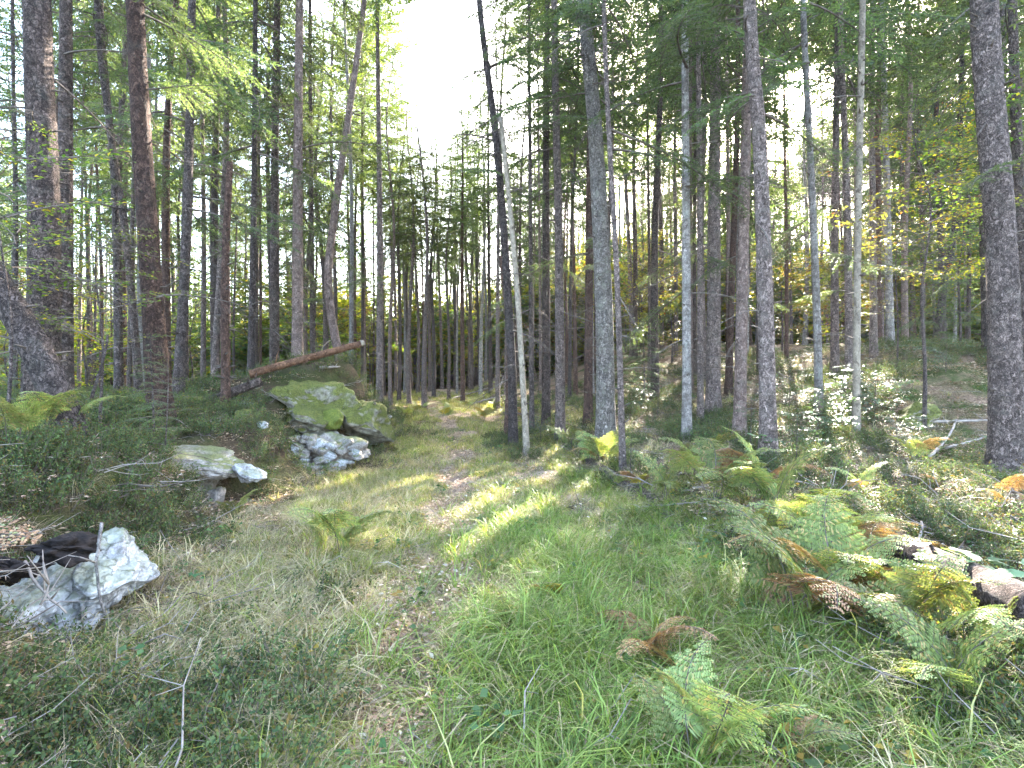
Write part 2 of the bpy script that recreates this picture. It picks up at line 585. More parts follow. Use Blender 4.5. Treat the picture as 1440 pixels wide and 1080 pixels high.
M['blue_leaf'] = leafmat("shrub leaves bluish", (0.035, 0.075, 0.04), (0.085, 0.14, 0.075), trans=0.35, tcol=1.6, rough=0.4, spec=0.5)
M['grass_green'] = leafmat("grass green", (0.06, 0.095, 0.016), (0.29, 0.34, 0.06), trans=0.4, tcol=1.6, odd=(0.46, 0.38, 0.19))
M['grass_lush'] = leafmat("grass lush", (0.065, 0.11, 0.022), (0.24, 0.31, 0.07), trans=0.4, tcol=1.5, odd=(0.36, 0.30, 0.15))
M['grass_dry'] = leafmat("grass dry", (0.24, 0.19, 0.11), (0.50, 0.41, 0.25), trans=0.35, tcol=1.3, odd=(0.10, 0.14, 0.04))
M['heath_leaf'] = leafmat("bilberry leaves", (0.03, 0.052, 0.022), (0.115, 0.15, 0.055), trans=0.3, tcol=1.5, odd=(0.13, 0.09, 0.03), spec=0.08, rough=0.7)
M['herb_leaf'] = leafmat("herb leaves", (0.04, 0.09, 0.03), (0.10, 0.16, 0.06), trans=0.4, tcol=1.6, odd=(0.28, 0.2, 0.04))
M['litter_leaf'] = leafmat("fallen leaves", (0.13, 0.075, 0.045), (0.44, 0.30, 0.20), trans=0.15, tcol=1.1, odd=(0.50, 0.42, 0.33))
M['fern_green'] = leafmat("bracken green", (0.10, 0.14, 0.04), (0.23, 0.27, 0.09), trans=0.4, tcol=1.4, odd=(0.40, 0.28, 0.12))
M['fern_pale'] = leafmat("bracken pale", (0.16, 0.22, 0.07), (0.32, 0.36, 0.14), trans=0.4, tcol=1.3, odd=(0.42, 0.3, 0.13))
M['fern_brown'] = leafmat("bracken rust", (0.22, 0.11, 0.05), (0.48, 0.29, 0.15), trans=0.3, tcol=1.1, odd=(0.30, 0.30, 0.12))
M['big_leaf'] = leafmat("sapling leaf", (0.09, 0.17, 0.08), (0.16, 0.26, 0.13), trans=0.4, tcol=1.3, rough=0.45, spec=0.3)
M['rock_white'] = rockmat("limestone white", (0.17, 0.155, 0.145), (0.54, 0.52, 0.52), moss=0.6, thr=(0.3, 0.6))
M['rock_grey'] = rockmat("limestone grey", (0.13, 0.105, 0.085), (0.36, 0.31, 0.27), moss=0.8)
M['moss_rock'] = rockmat("mossy rock", (0.10, 0.085, 0.06), (0.30, 0.27, 0.22), moss=1.0, thr=(0.0, 0.25), mosscol=((0.04, 0.05, 0.014), (0.15, 0.145, 0.035)))
M['moss'] = plainmat("moss", (0.04, 0.055, 0.01), (0.15, 0.16, 0.03), 30, bump=0.9)
M['humus'] = plainmat("black humus", (0.008, 0.006, 0.005), (0.03, 0.02, 0.015), 12, bump=1.0)  # near-black colour that stands for the shade inside the ledge's hollow
M['soil'] = groundmat("forest floor")
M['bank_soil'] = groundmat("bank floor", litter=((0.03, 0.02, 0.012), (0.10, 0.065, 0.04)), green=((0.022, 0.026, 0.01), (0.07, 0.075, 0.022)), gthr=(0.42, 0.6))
M['track'] = groundmat("track", litter=((0.17, 0.115, 0.085), (0.50, 0.36, 0.265)), green=((0.05, 0.07, 0.025), (0.14, 0.16, 0.055)), gthr=(0.5, 0.62))


# ------------------------------------------------------------------ object helpers
def tag(o, label=None, cat=None, group=None, kind=None):
    if label:
        o['label'] = label
    if cat:
        o['category'] = cat
    if group:
        o['group'] = group
    if kind:
        o['kind'] = kind
    return o


def link(name, me, parent=None, loc=(0, 0, 0), rot=None, sc=None):
    o = bpy.data.objects.new(name, me)
    COL.objects.link(o)
    o.location = loc
    if rot is not None:
        if isinstance(rot, Quaternion):
            o.rotation_mode = 'QUATERNION'
            o.rotation_quaternion = rot
        else:
            o.rotation_euler = rot
    if sc is not None:
        o.scale = (sc,) * 3 if isinstance(sc, (int, float)) else sc
    if parent:
        o.parent = parent
    return o


def empty(name, loc, label, cat, group=None, rz=0.0):
    o = bpy.data.objects.new(name, None)
    o.empty_display_size = 0.2
    COL.objects.link(o)
    o.location = loc
    o.rotation_euler = (0, 0, rz)
    return tag(o, label, cat, group)


# ------------------------------------------------------------------ the ground, one grid cut into ground and path
def build_ground():
    nx, ny = 470, 560
    k = np.linspace(0, 1, ny)
    ys = -9 + 21 * k + 190 * k ** 3.4
    s = np.linspace(-1, 1, nx)
    s = 0.55 * s + 0.45 * s ** 3
    Y = np.repeat(ys[:, None], nx, 1)
    X = s[None, :] * (17 + 1.15 * np.maximum(Y, 0))
    Z = H(X, Y)
    V = np.stack([X, Y, Z], -1).reshape(-1, 3)
    i = np.arange(ny - 1)[:, None] * nx
    j = np.arange(nx - 1)[None, :]
    Q = np.stack([i + j, i + j + 1, i + nx + j + 1, i + nx + j], -1).reshape(-1, 4)
    c = V[Q].mean(1)
    dx = c[:, 0] - path_c(c[:, 1]) + 0.25 * vnoise(c[:, 0] * 1.3, c[:, 1] * 1.3, 5)
    isp = (np.abs(dx) < 1.3) & (c[:, 1] < 34)
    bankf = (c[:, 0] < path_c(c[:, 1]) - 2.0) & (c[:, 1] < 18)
    # the path takes its own quads
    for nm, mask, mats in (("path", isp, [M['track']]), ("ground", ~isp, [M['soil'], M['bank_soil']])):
        q = Q[mask]
        used, inv = np.unique(q.ravel(), return_inverse=True)
        g = Geo()
        g.add(V[used], inv.reshape(-1, 4))
        if nm == "ground":
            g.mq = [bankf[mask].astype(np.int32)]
        o = link(nm, g.mesh(nm, mats, True))
        tag(o, {"path": "grassy forest track with two worn ruts of trodden litter", "ground": "uneven forest floor with banks and hummocks under the trees"}[nm], None, None, "structure")


build_ground()

# ------------------------------------------------------------------ boughs and crowns
def bough(rng, L, rise=0.05, droop=0.22, step=0.06, nl=0.085, nw=0.02, nstep=0.028, dead=False, side=0.42):
    """a conifer bough along +x with flat drooping side sprays; material 0 wood, 1 needles"""
    g = Geo()
    n = 9
    t = np.linspace(0, 1, n)
    wy = 0.05 * L * np.sin(t * rng.uniform(2, 5) + rng.uniform(0, 6))
    A = np.stack([L * t, wy, L * (rise * t - droop * t ** 2)], -1)
    tube(g, A, np.linspace(0.009 * L + 0.004, 0.003, n), 4, 0, False)
    Ps, Ds = [], []
    s = 0.16 * L
    sgn = 1
    while s < L * 0.99:
        tt = s / L
        p = np.array([np.interp(tt, t, A[:, k]) for k in range(3)])
        ln = (side * L * (1 - tt) ** 0.75 * min(1, tt * 3.2) + 0.06) * rng.uniform(0.6, 1.15)
        ang = sgn * rng.uniform(0.75, 1.15)
        d = np.array([math.cos(ang), math.sin(ang), rng.uniform(-0.35, 0.0)])
        m = max(3, int(ln / 0.14))
        q = np.linspace(0, 1, m + 1)
        P = p + d * (ln * q)[:, None] + np.array([0, 0, -0.28 * ln]) * (q ** 2)[:, None]
        if ln > 0.12 and (dead or ln > 0.2):
            tube(g, P, np.linspace(0.0042, 0.0018, len(P)), 3, 0, False)
        k = max(3, int(ln / nstep))
        q = (np.arange(k) + 0.5) / k
        pp = p + d * (ln * q)[:, None] + np.array([0, 0, -0.28 * ln]) * (q ** 2)[:, None]
        Ps.append(pp)
        Ds.append(np.repeat(d[None], k, 0))
        sgn = -sgn
        s += step * rng.uniform(0.6, 1.4)
    # needles on the outer main stem too
    q = rng.uniform(0.35, 1, 20)
    Ps.append(np.stack([np.interp(q, t, A[:, k]) for k in range(3)], -1))
    Ds.append(np.repeat(np.array([[1.0, 0, -0.2]]), 20, 0))
    if not dead:
        P = np.concatenate(Ps)
        D = np.concatenate(Ds)
        for sg in (-1, 1):
            sd = np.cross(D, [0, 0, 1])
            dd = norm(D) * 0.75 + sg * norm(sd) * 0.75 + rng.normal(0, 0.28, D.shape)
            nn = np.array([0, 0, 1.0]) + rng.normal(0, 0.55, D.shape)
            diamonds(g, P, dd, nn, nl * rng.uniform(0.6, 1.3, len(P)), nw * rng.uniform(0.7, 1.3, len(P)), 1)
    return g.arrays()


rb_ = np.random.default_rng(21)
BOUGHS = [bough(rb_, rb_.uniform(1.5, 2.1), rb_.uniform(0, 0.15), rb_.uniform(0.15, 0.35), step=0.075, nl=0.095, nw=0.026, nstep=0.034) for _ in range(7)]
COARSE = [bough(rb_, rb_.uniform(1.5, 2.1), rb_.uniform(0, 0.15), rb_.uniform(0.15, 0.35), step=0.10, nl=0.15, nw=0.038, nstep=0.062, side=0.44) for _ in range(6)]
PINE_B = [bough(rb_, rb_.uniform(1.2, 1.8), 0.35, rb_.uniform(0.0, 0.15), step=0.08, nl=0.13, nw=0.03, nstep=0.05, side=0.5) for _ in range(5)]


def rot_m(az, el, roll, sc, loc):
    return Matrix.Translation(loc) @ Matrix.Rotation(az, 4, 'Z') @ Matrix.Rotation(-el, 4, 'Y') @ Matrix.Rotation(roll, 4, 'X') @ Matrix.Scale(sc, 4)


def crown(rng, height, rad, n, pool, prof, el=(-0.35, 0.15), gap=0.0, name='crown', mats=None):
    g = Geo()
    az = rng.uniform(0, 6.28)
    gapaz = rng.uniform(0, 6.28)
    for k in range(n):
        t = (k + rng.uniform(0, 1)) / n
        az += 2.4 + rng.normal(0, 0.5)
        if gap and rng.random() < gap * (0.5 + 0.5 * math.cos(az - gapaz)):
            continue
        r = rad * prof(t) * rng.uniform(0.6, 1.2)
        b = pool[rng.integers(len(pool))]
        e = el[0] * (1 - t) + el[1] * t + rng.normal(0, 0.12)
        g.merge(b, rot_m(az, e, rng.normal(0, 0.25), r / 1.7, (0, 0, t * height)))
    return g.mesh(name, mats or [M['twig_wood'], M['needles']])


rc = np.random.default_rng(5)
spr_prof = lambda t: (1 - t) ** 0.8 * 0.95 + 0.12
pine_prof = lambda t: 0.55 + 0.6 * math.sin(math.pi * min(1, t * 0.9 + 0.1))
thin_prof = lambda t: 0.5 * (1 - t) ** 0.6 + 0.14
SPRUCE = [crown(rc, 12, 1.9, 60, BOUGHS, spr_prof, gap=0.5) for _ in range(4)]
THIN = [crown(rc, 10, 2.0, 48, BOUGHS, thin_prof, gap=0.3) for _ in range(3)]
FAR_S = [crown(rc, 12, 2.2, 64, COARSE, spr_prof, gap=0.4) for _ in range(4)]
FAR_D = [crown(rc, 12, 2.5, 100, COARSE, spr_prof, gap=0.3) for _ in range(3)]
FAR_T = [crown(rc, 10, 2.4, 60, COARSE, thin_prof, gap=0.25) for _ in range(3)]
PINE = [crown(rc, 6, 2.1, 64, PINE_B, pine_prof, el=(-0.1, 0.5), gap=0.4, mats=[M['twig_wood'], M['pine_needles']]) for _ in range(3)]

# finer boughs for the low branches near the camera, and bare dead branches
FINE = []
for k in range(5):
    g = Geo()
    g.merge(bough(rb_, 1.5 + 0.25 * k, 0.02, 0.25, step=0.05, nl=0.06, nw=0.013, nstep=0.02, side=0.36))
    FINE.append(g.mesh("bough", [M['twig_wood'], M['needles']]))
DEAD = []
for k in range(6):
    g = Geo()
    g.merge(bough(rb_, 0.9 + 0.22 * k, rb_.uniform(-0.1, 0.1), rb_.uniform(0.1, 0.45), step=0.07, dead=True, side=0.36))
    DEAD.append(g.mesh("dead_branch", [M['twig_wood']]))


def branch_up_quat(az, el, roll=0.0):
    return (Matrix.Rotation(az, 4, 'Z') @ Matrix.Rotation(-el, 4, 'Y') @ Matrix.Rotation(roll, 4, 'X')).to_quaternion()


# ------------------------------------------------------------------ trunks
def trunk_mesh(P, d, mat, seg=14, flare=0.35, taper=0.72, fine=0.0, rng=None, stubs=20, broken=False):
    """P: points from below the ground up, relative to the base"""
    g = Geo()
    L = np.concatenate([[0], np.cumsum(np.linalg.norm(np.diff(P, axis=0), axis=1))])
    t = L / L[-1]
    z = P[:, 2]
    r = d / 2 * (1 - taper * t) * (1 + flare * np.exp(-np.maximum(z, 0) / 0.28))
    ph = rng.uniform(0, 50)

    def disp(PP, a):
        ca, sa = np.cos(a)[None, :], np.sin(a)[None, :]
        zz = PP[:, 2][:, None]
        n = 1 + 0.05 * vnoise(ca * 1.1 + ph, sa * 1.1 + zz * 0.6, zz * 0.35)
        n = n + 0.10 * np.exp(-np.maximum(zz, 0) / 0.3) * vnoise(ca * 1.8 + ph, sa * 1.8, 2)
        if fine:
            q = vnoise(ca * 6 + ph, sa * 6, zz * 7.5)
            n = n + fine * 1.3 * (np.abs(q) - 0.4) + fine * 0.8 * vnoise(ca * 12 + ph, sa * 12, zz * 14)
        return n
    tube(g, P, r, seg, 0, True, disp)
    for k in range(stubs):
        tt = rng.uniform(0.04, 0.8)
        i = min(int(tt * (len(P) - 1)), len(P) - 2)
        p = P[i]
        if p[2] < 0.5:
            continue
        az = rng.uniform(0, 6.28)
        dd = np.array([math.cos(az), math.sin(az), rng.uniform(-0.2, 0.5)])
        ln = rng.uniform(0.03, 0.16)
        q = p + dd * r[i] * 0.8
        tube(g, np.array([q, q + dd * ln * 0.6, q + dd * (ln + r[i] * 0.2)]), [0.016, 0.011, 0.004], 4, 1)
    return g.mesh("trunk", [mat, M["twig_wood"]], True)


def fg_tree(label, kind, bark, d, Y, pts, top=19.0, crown_z=8.5, cr=None, csc=1.0, dead=5, low=0, group=None, fine=0.0, seg=16, name=None, cat='tree', broken=None, yoff=0.0, deadr=(1.6, 6.5), flare=0.4, lowz=(3.5, 7.0), azlow=None):
    rng = np.random.default_rng(abs(hash_(label)) % 100000)
    bx = (pts[0][0] - 720) / FPX * Y
    bz = hz(bx, Y)
    P = [(bx, Y, bz - 0.3), (bx, Y, bz)]
    for (px, py) in pts[1:]:
        x, _, z = ray(px, py, Y)
        P.append((x, Y + yoff * (z - bz), z))
    P = np.array(P)
    if broken is None and P[-1, 2] < top:
        dd = P[-1] - P[-2]
        dd = dd / np.linalg.norm(dd)
        dd[0] *= 0.5
        dd[1] *= 0.5
        dd = norm(dd)
        ext = (top - P[-1, 2]) / max(dd[2], 0.3)
        P = np.concatenate([P, [P[-1] + dd * ext * 0.5], [P[-1] + dd * ext + np.array([rng.normal(0, .15), 0, 0])]])
    ln = P[-1, 2] - P[0, 2]
    n = int(ln / (0.06 if fine else 0.28)) + 8
    C = spline(P, n)
    base = np.array([bx, Y, bz])
    root = empty(name or kind, tuple(base), label, cat, group)
    tm = trunk_mesh(C - base, d * 0.88, M[bark], seg, flare=flare, taper=0.75 if broken is None else 0.25, fine=fine, rng=rng, stubs=60)
    link("trunk", tm, root)
    zz = C[:, 2]

    def at_z(z):
        z = min(z, zz[-1] - 0.02)
        return np.array([np.interp(z, zz, C[:, k]) for k in range(3)]) - base
    if cr is not None and broken is None:
        hit = [z for z in sun_z(bx, Y, 1.3) if crown_z - 1 < z < top]
        if hit and min(hit) < 13:
            crown_z = max([z for z in hit if z < 13]) + 0.8
            low = min(low, 2)
        a, b = at_z(crown_z), at_z(top)
        ax = Vector(b - a)
        q = Vector((0, 0, 1)).rotation_difference(ax.normalized())
        hgt = {'s': 12, 't': 10, 'p': 6}[cr]
        me = {'s': SPRUCE, 't': THIN, 'p': PINE}[cr]
        me = me[rng.integers(len(me))]
        s = ax.length / hgt
        link("crown", me, root, tuple(a), q @ Quaternion((0, 0, 1), rng.uniform(0, 6.28)), (s * 0.25 + 0.75 * csc, s * 0.25 + 0.75 * csc, s * 1.0))
    for k in range(int(dead * 3.2)):
        z = rng.uniform(max(deadr[0], bz + 1.0), deadr[1] + 2.0)
        if broken is not None:
            z = min(z, P[-1, 2] - 0.2)
        me = DEAD[rng.integers(len(DEAD))]
        link("dead_branch", me, root, tuple(at_z(z)), branch_up_quat(rng.uniform(0, 6.28), rng.uniform(-0.5, 0.2), rng.uniform(-1, 1)), rng.uniform(0.3, 0.85))
    for k in range(low):
        z = rng.uniform(*lowz)
        me = FINE[rng.integers(len(FINE))]
        az = rng.uniform(0, 6.28) if azlow is None else rng.uniform(*azlow)
        link("bough", me, root, tuple(at_z(z)), branch_up_quat(az, rng.uniform(-0.35, 0.1), rng.uniform(-0.3, 0.3)), rng.uniform(0.7, 1.25))
    OCC.append((bx, Y))
    return root


def hash_(s):
    h = 7
    for c in s:
        h = (h * 131 + ord(c)) & 0x7fffffff
    return h


OCC = []
G1 = "tall conifer trunks lining the track"
FG = [
    ("dark trunk leaning steeply over the pale fern on the bank", 'conifer_tree', 'bark_dark', .34, 5.6, [(105, 600), (62, 515), (0, 405), (-75, 290), (-150, 150)], dict(top=11, crown_z=7.5, cr='t', dead=1, fine=.05, seg=40, flare=0.1)),
    ("thickest brown trunk on the bank, upright behind the steeply leaning one", 'conifer_tree', 'bark_brown', .45, 7.2, [(60, 560), (62, 300), (52, 0)], dict(dead=7, low=3, fine=.05, seg=44, cr='s', crown_z=9, azlow=(-3.6, -2.2))),
    ("slim straight trunk just beside the thickest brown trunk on the bank", 'conifer_tree', 'bark_brown', .25, 8.2, [(92, 545), (92, 250), (93, 0)], dict(dead=4, cr='s', crown_z=9, seg=18)),
    ("thin wavy dark trunk in the gap between the thickest trunk and the red-brown one", 'conifer_tree', 'bark_dark', .14, 10.0, [(166, 560), (160, 250), (138, 40)], dict(dead=5, low=3, cr='t', crown_z=7.5)),
    ("thin grey trunk standing close beside the wavy dark trunk", 'conifer_tree', 'bark_brown', .17, 10.5, [(197, 545), (178, 340), (150, 130)], dict(dead=5, low=2, cr='t', crown_z=7.5)),
    ("thick red-brown flaking trunk rising behind the small spruce sapling", 'pine_tree', 'bark_red', .36, 8.0, [(226, 560), (206, 300), (190, 0)], dict(dead=4, low=5, fine=.05, seg=40, cr='s', crown_z=7.5, lowz=(5.2, 7.5), azlow=(-0.6, 1.8))),
    ("dark slim trunk between the red-brown trunk and the broken snag", 'conifer_tree', 'bark_dark', .22, 10.2, [(250, 530), (262, 330), (270, 0)], dict(dead=5, low=6, cr='s', crown_z=7, lowz=(4.6, 7.5))),
    ("broken red-brown snag ending in midair, near the fallen pole", 'snag', 'bark_red', .17, 9.6, [(318, 530), (316, 400), (323, 228)], dict(broken=1, dead=3, cr=None, cat='dead tree')),
    ("pale upright trunk directly behind the broken snag", 'conifer_tree', 'bark_purple', .2, 13.0, [(300, 530), (318, 200), (316, 0)], dict(dead=3, low=3, cr='s', crown_z=9)),
    ("narrow dark trunk just past the snag above the mound", 'conifer_tree', 'bark_dark', .17, 12.0, [(352, 520), (357, 300), (359, 20)], dict(dead=4, low=6, cr='s', crown_z=8, lowz=(5, 8.5))),
    ("brown trunk rising behind the low end of the fallen pole", 'conifer_tree', 'bark_brown', .26, 12.6, [(386, 515), (387, 200), (390, 0)], dict(dead=6, low=6, cr='s', crown_z=8, lowz=(5, 9))),
    ("tall trunk with a sunlit edge and pinkish upper bark behind the fallen pole", 'pine_tree', 'bark_pink', .28, 11.8, [(418, 520), (419, 250), (421, 0)], dict(dead=6, low=4, cr='s', crown_z=10, lowz=(4, 7), fine=.03, seg=30)),
    ("thin straight trunk close behind the one with the sunlit edge", 'conifer_tree', 'bark_brown', .17, 14.5, [(441, 520), (437, 200), (436, 0)], dict(dead=4, low=3, cr='s', crown_z=9)),
    ("bent pinkish pine trunk leaning away from its neighbours over the pole tip", 'pine_tree', 'bark_pink', .25, 13.0, [(487, 535), (462, 410), (472, 290), (492, 150), (512, 0)], dict(dead=4, low=3, cr='p', crown_z=11, csc=1.0, top=17)),
    ("grey trunk at the edge of the stand just past the bent pine", 'conifer_tree', 'bark_purple', .25, 15.5, [(534, 560), (534, 300), (531, 60)], dict(dead=5, low=7, cr='t', crown_z=9, lowz=(4, 9), top=17)),
    ("dark trunk leaning beside the pale dead pole at the track edge", 'conifer_tree', 'bark_dark', .24, 12.2, [(722, 580), (718, 480), (700, 220), (674, 0)], dict(dead=9, low=4, cr='t', crown_z=7.5, lowz=(6, 9))),
    ("pale bare dead pole slanting beside the dark leaning trunk", 'dead_tree', 'bark_tan', .15, 11.4, [(741, 588), (728, 420), (714, 260), (704, 165)], dict(broken=1, dead=3, cr=None, cat='dead tree')),
    ("short rotten red-brown trunk at the foot of the dark leaning trunk", 'snag', 'bark_red', .15, 13.4, [(712, 575), (715, 480), (704, 360)], dict(broken=1, dead=2, cr=None, cat='dead tree')),
    ("grey-purple trunk dotted with dark branch stubs, standing alone past the pale pole", 'conifer_tree', 'bark_purple', .27, 12.4, [(788, 585), (786, 350), (780, 60)], dict(dead=7, low=3, cr='s', crown_z=8.5, lowz=(6, 9))),
    ("dark brown trunk half hidden behind the stub-dotted grey one", 'conifer_tree', 'bark_brown', .28, 14.5, [(768, 570), (768, 200), (770, 0)], dict(dead=5, low=7, cr='s', crown_z=8, lowz=(5, 10))),
    ("narrow dark trunk between the pale pole and the dark brown trunk", 'conifer_tree', 'bark_dark', .15, 14.0, [(748, 575), (746, 300), (744, 60)], dict(dead=4, low=4, cr='t', crown_z=8)),
    ("big lichen-grey trunk with dead branches hanging on one side above the verge", 'spruce_tree', 'bark_lichen', .44, 10.6, [(852, 612), (849, 430), (838, 200), (822, 0)], dict(dead=14, low=4, cr='s', crown_z=8.5, fine=.04, seg=44, deadr=(2.4, 8.5), lowz=(6, 9), azlow=(2.6, 4.0))),
    ("slim trunk pressed close in front of the big lichen-grey one", 'conifer_tree', 'bark_purple', .12, 8.8, [(876, 640), (868, 400), (857, 200), (849, 0)], dict(dead=5, low=2, cr='t', crown_z=7.5)),
    ("dark purple-brown trunk half hidden behind the big lichen-grey one", 'conifer_tree', 'bark_red', .24, 12.5, [(827, 600), (829, 300), (832, 60)], dict(dead=5, low=3, cr='s', crown_z=8.5)),
    ("whitish grey trunk with dark bands, upright among darker trunks", 'spruce_tree', 'bark_pale', .19, 9.6, [(966, 630), (965, 350), (963, 0)], dict(dead=5, low=4, cr='s', crown_z=8, fine=.03, seg=30, lowz=(5, 7.5))),
    ("broad shaded grey trunk standing behind the whitish banded one", 'conifer_tree', 'bark_purple', .36, 11.6, [(1003, 620), (1004, 350), (1006, 80)], dict(dead=7, low=4, cr='s', crown_z=8, fine=.03, seg=30)),
    ("narrow purple trunk squeezed beside the whitish banded one", 'conifer_tree', 'bark_purple', .15, 10.8, [(985, 615), (984, 300), (982, 60)], dict(dead=4, low=2, cr='t', crown_z=7.5)),
    ("pinkish grey trunk with peeled bark behind the arching bracken", 'conifer_tree', 'bark_pink', .24, 9.4, [(1040, 640), (1044, 400), (1049, 180), (1052, 0)], dict(dead=6, low=3, cr='s', crown_z=7.5, fine=.03, seg=30)),
    ("scaly purple-brown trunk rising from the arching bracken", 'pine_tree', 'bark_purple', .27, 7.9, [(1081, 678), (1077, 450), (1068, 200), (1054, 0)], dict(dead=6, low=3, cr='s', crown_z=7.5, fine=.06, seg=40, lowz=(4.4, 6))),
    ("pale slender trunk behind the bluish shrub, bent near its middle", 'conifer_tree', 'bark_pale', .17, 10.2, [(1152, 600), (1149, 450), (1140, 230), (1129, 0)], dict(dead=5, low=4, cr='s', crown_z=7.5)),
    ("bluish grey trunk just past the pale bent one on the slope", 'conifer_tree', 'bark_purple', .21, 12.5, [(1174, 560), (1174, 300), (1178, 40)], dict(dead=5, low=2, cr='s', crown_z=8)),
    ("grey trunk between the bluish grey trunk and the bare tan pole", 'conifer_tree', 'bark_purple', .19, 12.0, [(1194, 550), (1192, 300), (1183, 60)], dict(dead=4, low=2, cr='s', crown_z=8)),
    ("bare tan pole of a dead tree standing in the bluish shrub", 'dead_tree', 'bark_tan', .135, 9.0, [(1204, 600), (1206, 350), (1212, 60), (1214, -60)], dict(broken=1, dead=5, cr=None, cat='dead tree')),
    ("slim bluish trunk on the crest of the grassy hummock", 'conifer_tree', 'bark_pale', .22, 14.2, [(1252, 495), (1248, 300), (1242, 60)], dict(dead=5, low=3, cr='s', crown_z=8)),
    ("reddish brown trunk just behind the slim bluish one on the hummock", 'pine_tree', 'bark_red', .24, 16.0, [(1235, 490), (1234, 300), (1236, 60)], dict(dead=5, low=3, cr='s', crown_z=9)),
    ("dark forked leaning trunk far up the slope behind the hummock", 'conifer_tree', 'bark_dark', .25, 17.0, [(1310, 470), (1328, 400), (1345, 300), (1352, 100)], dict(dead=4, low=4, cr='s', crown_z=9)),
    ("massive scaly grey trunk closing the view beside the brushwood", 'pine_tree', 'bark_purple', .42, 6.9, [(1417, 685), (1408, 350), (1384, 0)], dict(dead=3, low=1, cr='s', crown_z=7.5, fine=.07, seg=56)),
    ("dark trunk showing just behind the massive scaly one", 'conifer_tree', 'bark_dark', .32, 12.0, [(1393, 560), (1388, 350), (1384, 100)], dict(dead=4, low=2, cr='s', crown_z=8)),
    ("brown trunk cut by the frame edge past the massive scaly one", 'conifer_tree', 'bark_brown', .24, 10.5, [(1440, 600), (1436, 350), (1425, 60)], dict(dead=4, low=4, cr='s', crown_z=7)),
    ("slender dark trunk on the bank behind the slim straight one", 'conifer_tree', 'bark_dark', .16, 14.5, [(20, 560), (22, 300), (18, 60)], dict(dead=4, low=6, cr='s', crown_z=7, lowz=(3.6, 8))),
]
for (lab, kd, bk, d, Y, pts, kw) in FG:
    fg_tree(lab, kd, bk, d, Y, pts, **kw)

# ------------------------------------------------------------------ the stand behind: each tree its own thing
BARKS = ['bark_purple', 'bark_brown', 'bark_red', 'bark_dark', 'bark_purple', 'bark_brown', 'bark_pale', 'bark_pink']
BT = []
rt = np.random.default_rng(77)
for k in range(9):
    n = 26
    z = np.concatenate([[-0.4, 0, 0.3], np.linspace(0.8, 20, n)])
    wob = 0.05 * np.sin(z * rt.uniform(0.2, 0.5) + rt.uniform(0, 6)) * z * 0.35 + rt.normal(0, 0.012) * z
    P = np.stack([wob - wob[1], 0.02 * z * rt.normal(0, 0.5), z], -1)
    BT.append((P, [trunk_mesh(P, 0.24, M[b], 9, rng=rt, stubs=14, taper=0.8) for b in BARKS]))

SHORT = ["steeply leaning trunk", "thickest brown trunk", "slim straight bank trunk", "thin wavy dark trunk", "thin grey trunk by the wavy one", "red-brown flaking trunk",
         "dark slim trunk by the snag", "broken snag", "pale trunk behind the snag", "narrow dark trunk past the snag", "low pole end", "sunlit-edged trunk", "trunk by sunlit-edged one",
         "bent pink pine", "grey trunk past the bent pine", "dark leaning track-side trunk", "pale slanting dead pole", "short rotten red trunk", "stub-dotted grey trunk", "dark brown half-hidden trunk",
         "narrow trunk past the pale pole", "big lichen-grey trunk", "slim front trunk", "trunk hidden by lichen-grey one", "whitish banded trunk", "broad shaded grey trunk",
         "narrow purple trunk", "peeling pinkish trunk", "scaly purple-brown trunk", "pale slender bent trunk", "bluish grey slope trunk", "grey trunk before the tan pole", "bare tan pole",
         "bluish hummock trunk", "reddish hummock trunk", "dark forked trunk", "massive scaly grey trunk", "dark trunk by the massive one", "frame-edge brown trunk", "slender dark bank trunk"]
BWORD = ['grey-purple', 'brown', 'reddish', 'dark', 'grey-purple', 'brown', 'pale', 'pinkish']
SEEN = {}


def bg_label(px, y, dia, bark, kind, cfrac):
    k = min(range(len(FG)), key=lambda i: (abs(FG[i][5][len(FG[i][5]) // 2][0] - px) + (30 if FG[i][4] > y else 0)))
    th = 'thin' if dia < 0.17 else ('slim' if dia < 0.23 else 'thicker')
    ds = 'just' if y < FG[k][4] + 6 else ('well' if y < 30 else ('far' if y < 46 else 'farthest'))
    cr_ = 'low' if cfrac < 0.34 else ('middling' if cfrac < 0.44 else 'high')
    grp = "conifers standing behind the " + SHORT[k]
    lab = "%s %s %s with %s crown %s behind the %s" % (th, BWORD[bark], kind, cr_, ds, SHORT[k])
    for extra in ("set well back", "deep in shade", "half hidden", "last of its row"):
        if lab not in SEEN:
            break
        lab = "%s %s %s, %s, %s behind the %s" % (th, BWORD[bark], kind, extra, ds, SHORT[k])
    SEEN[lab] = 1
    return lab, "conifers standing behind the " + SHORT[k]


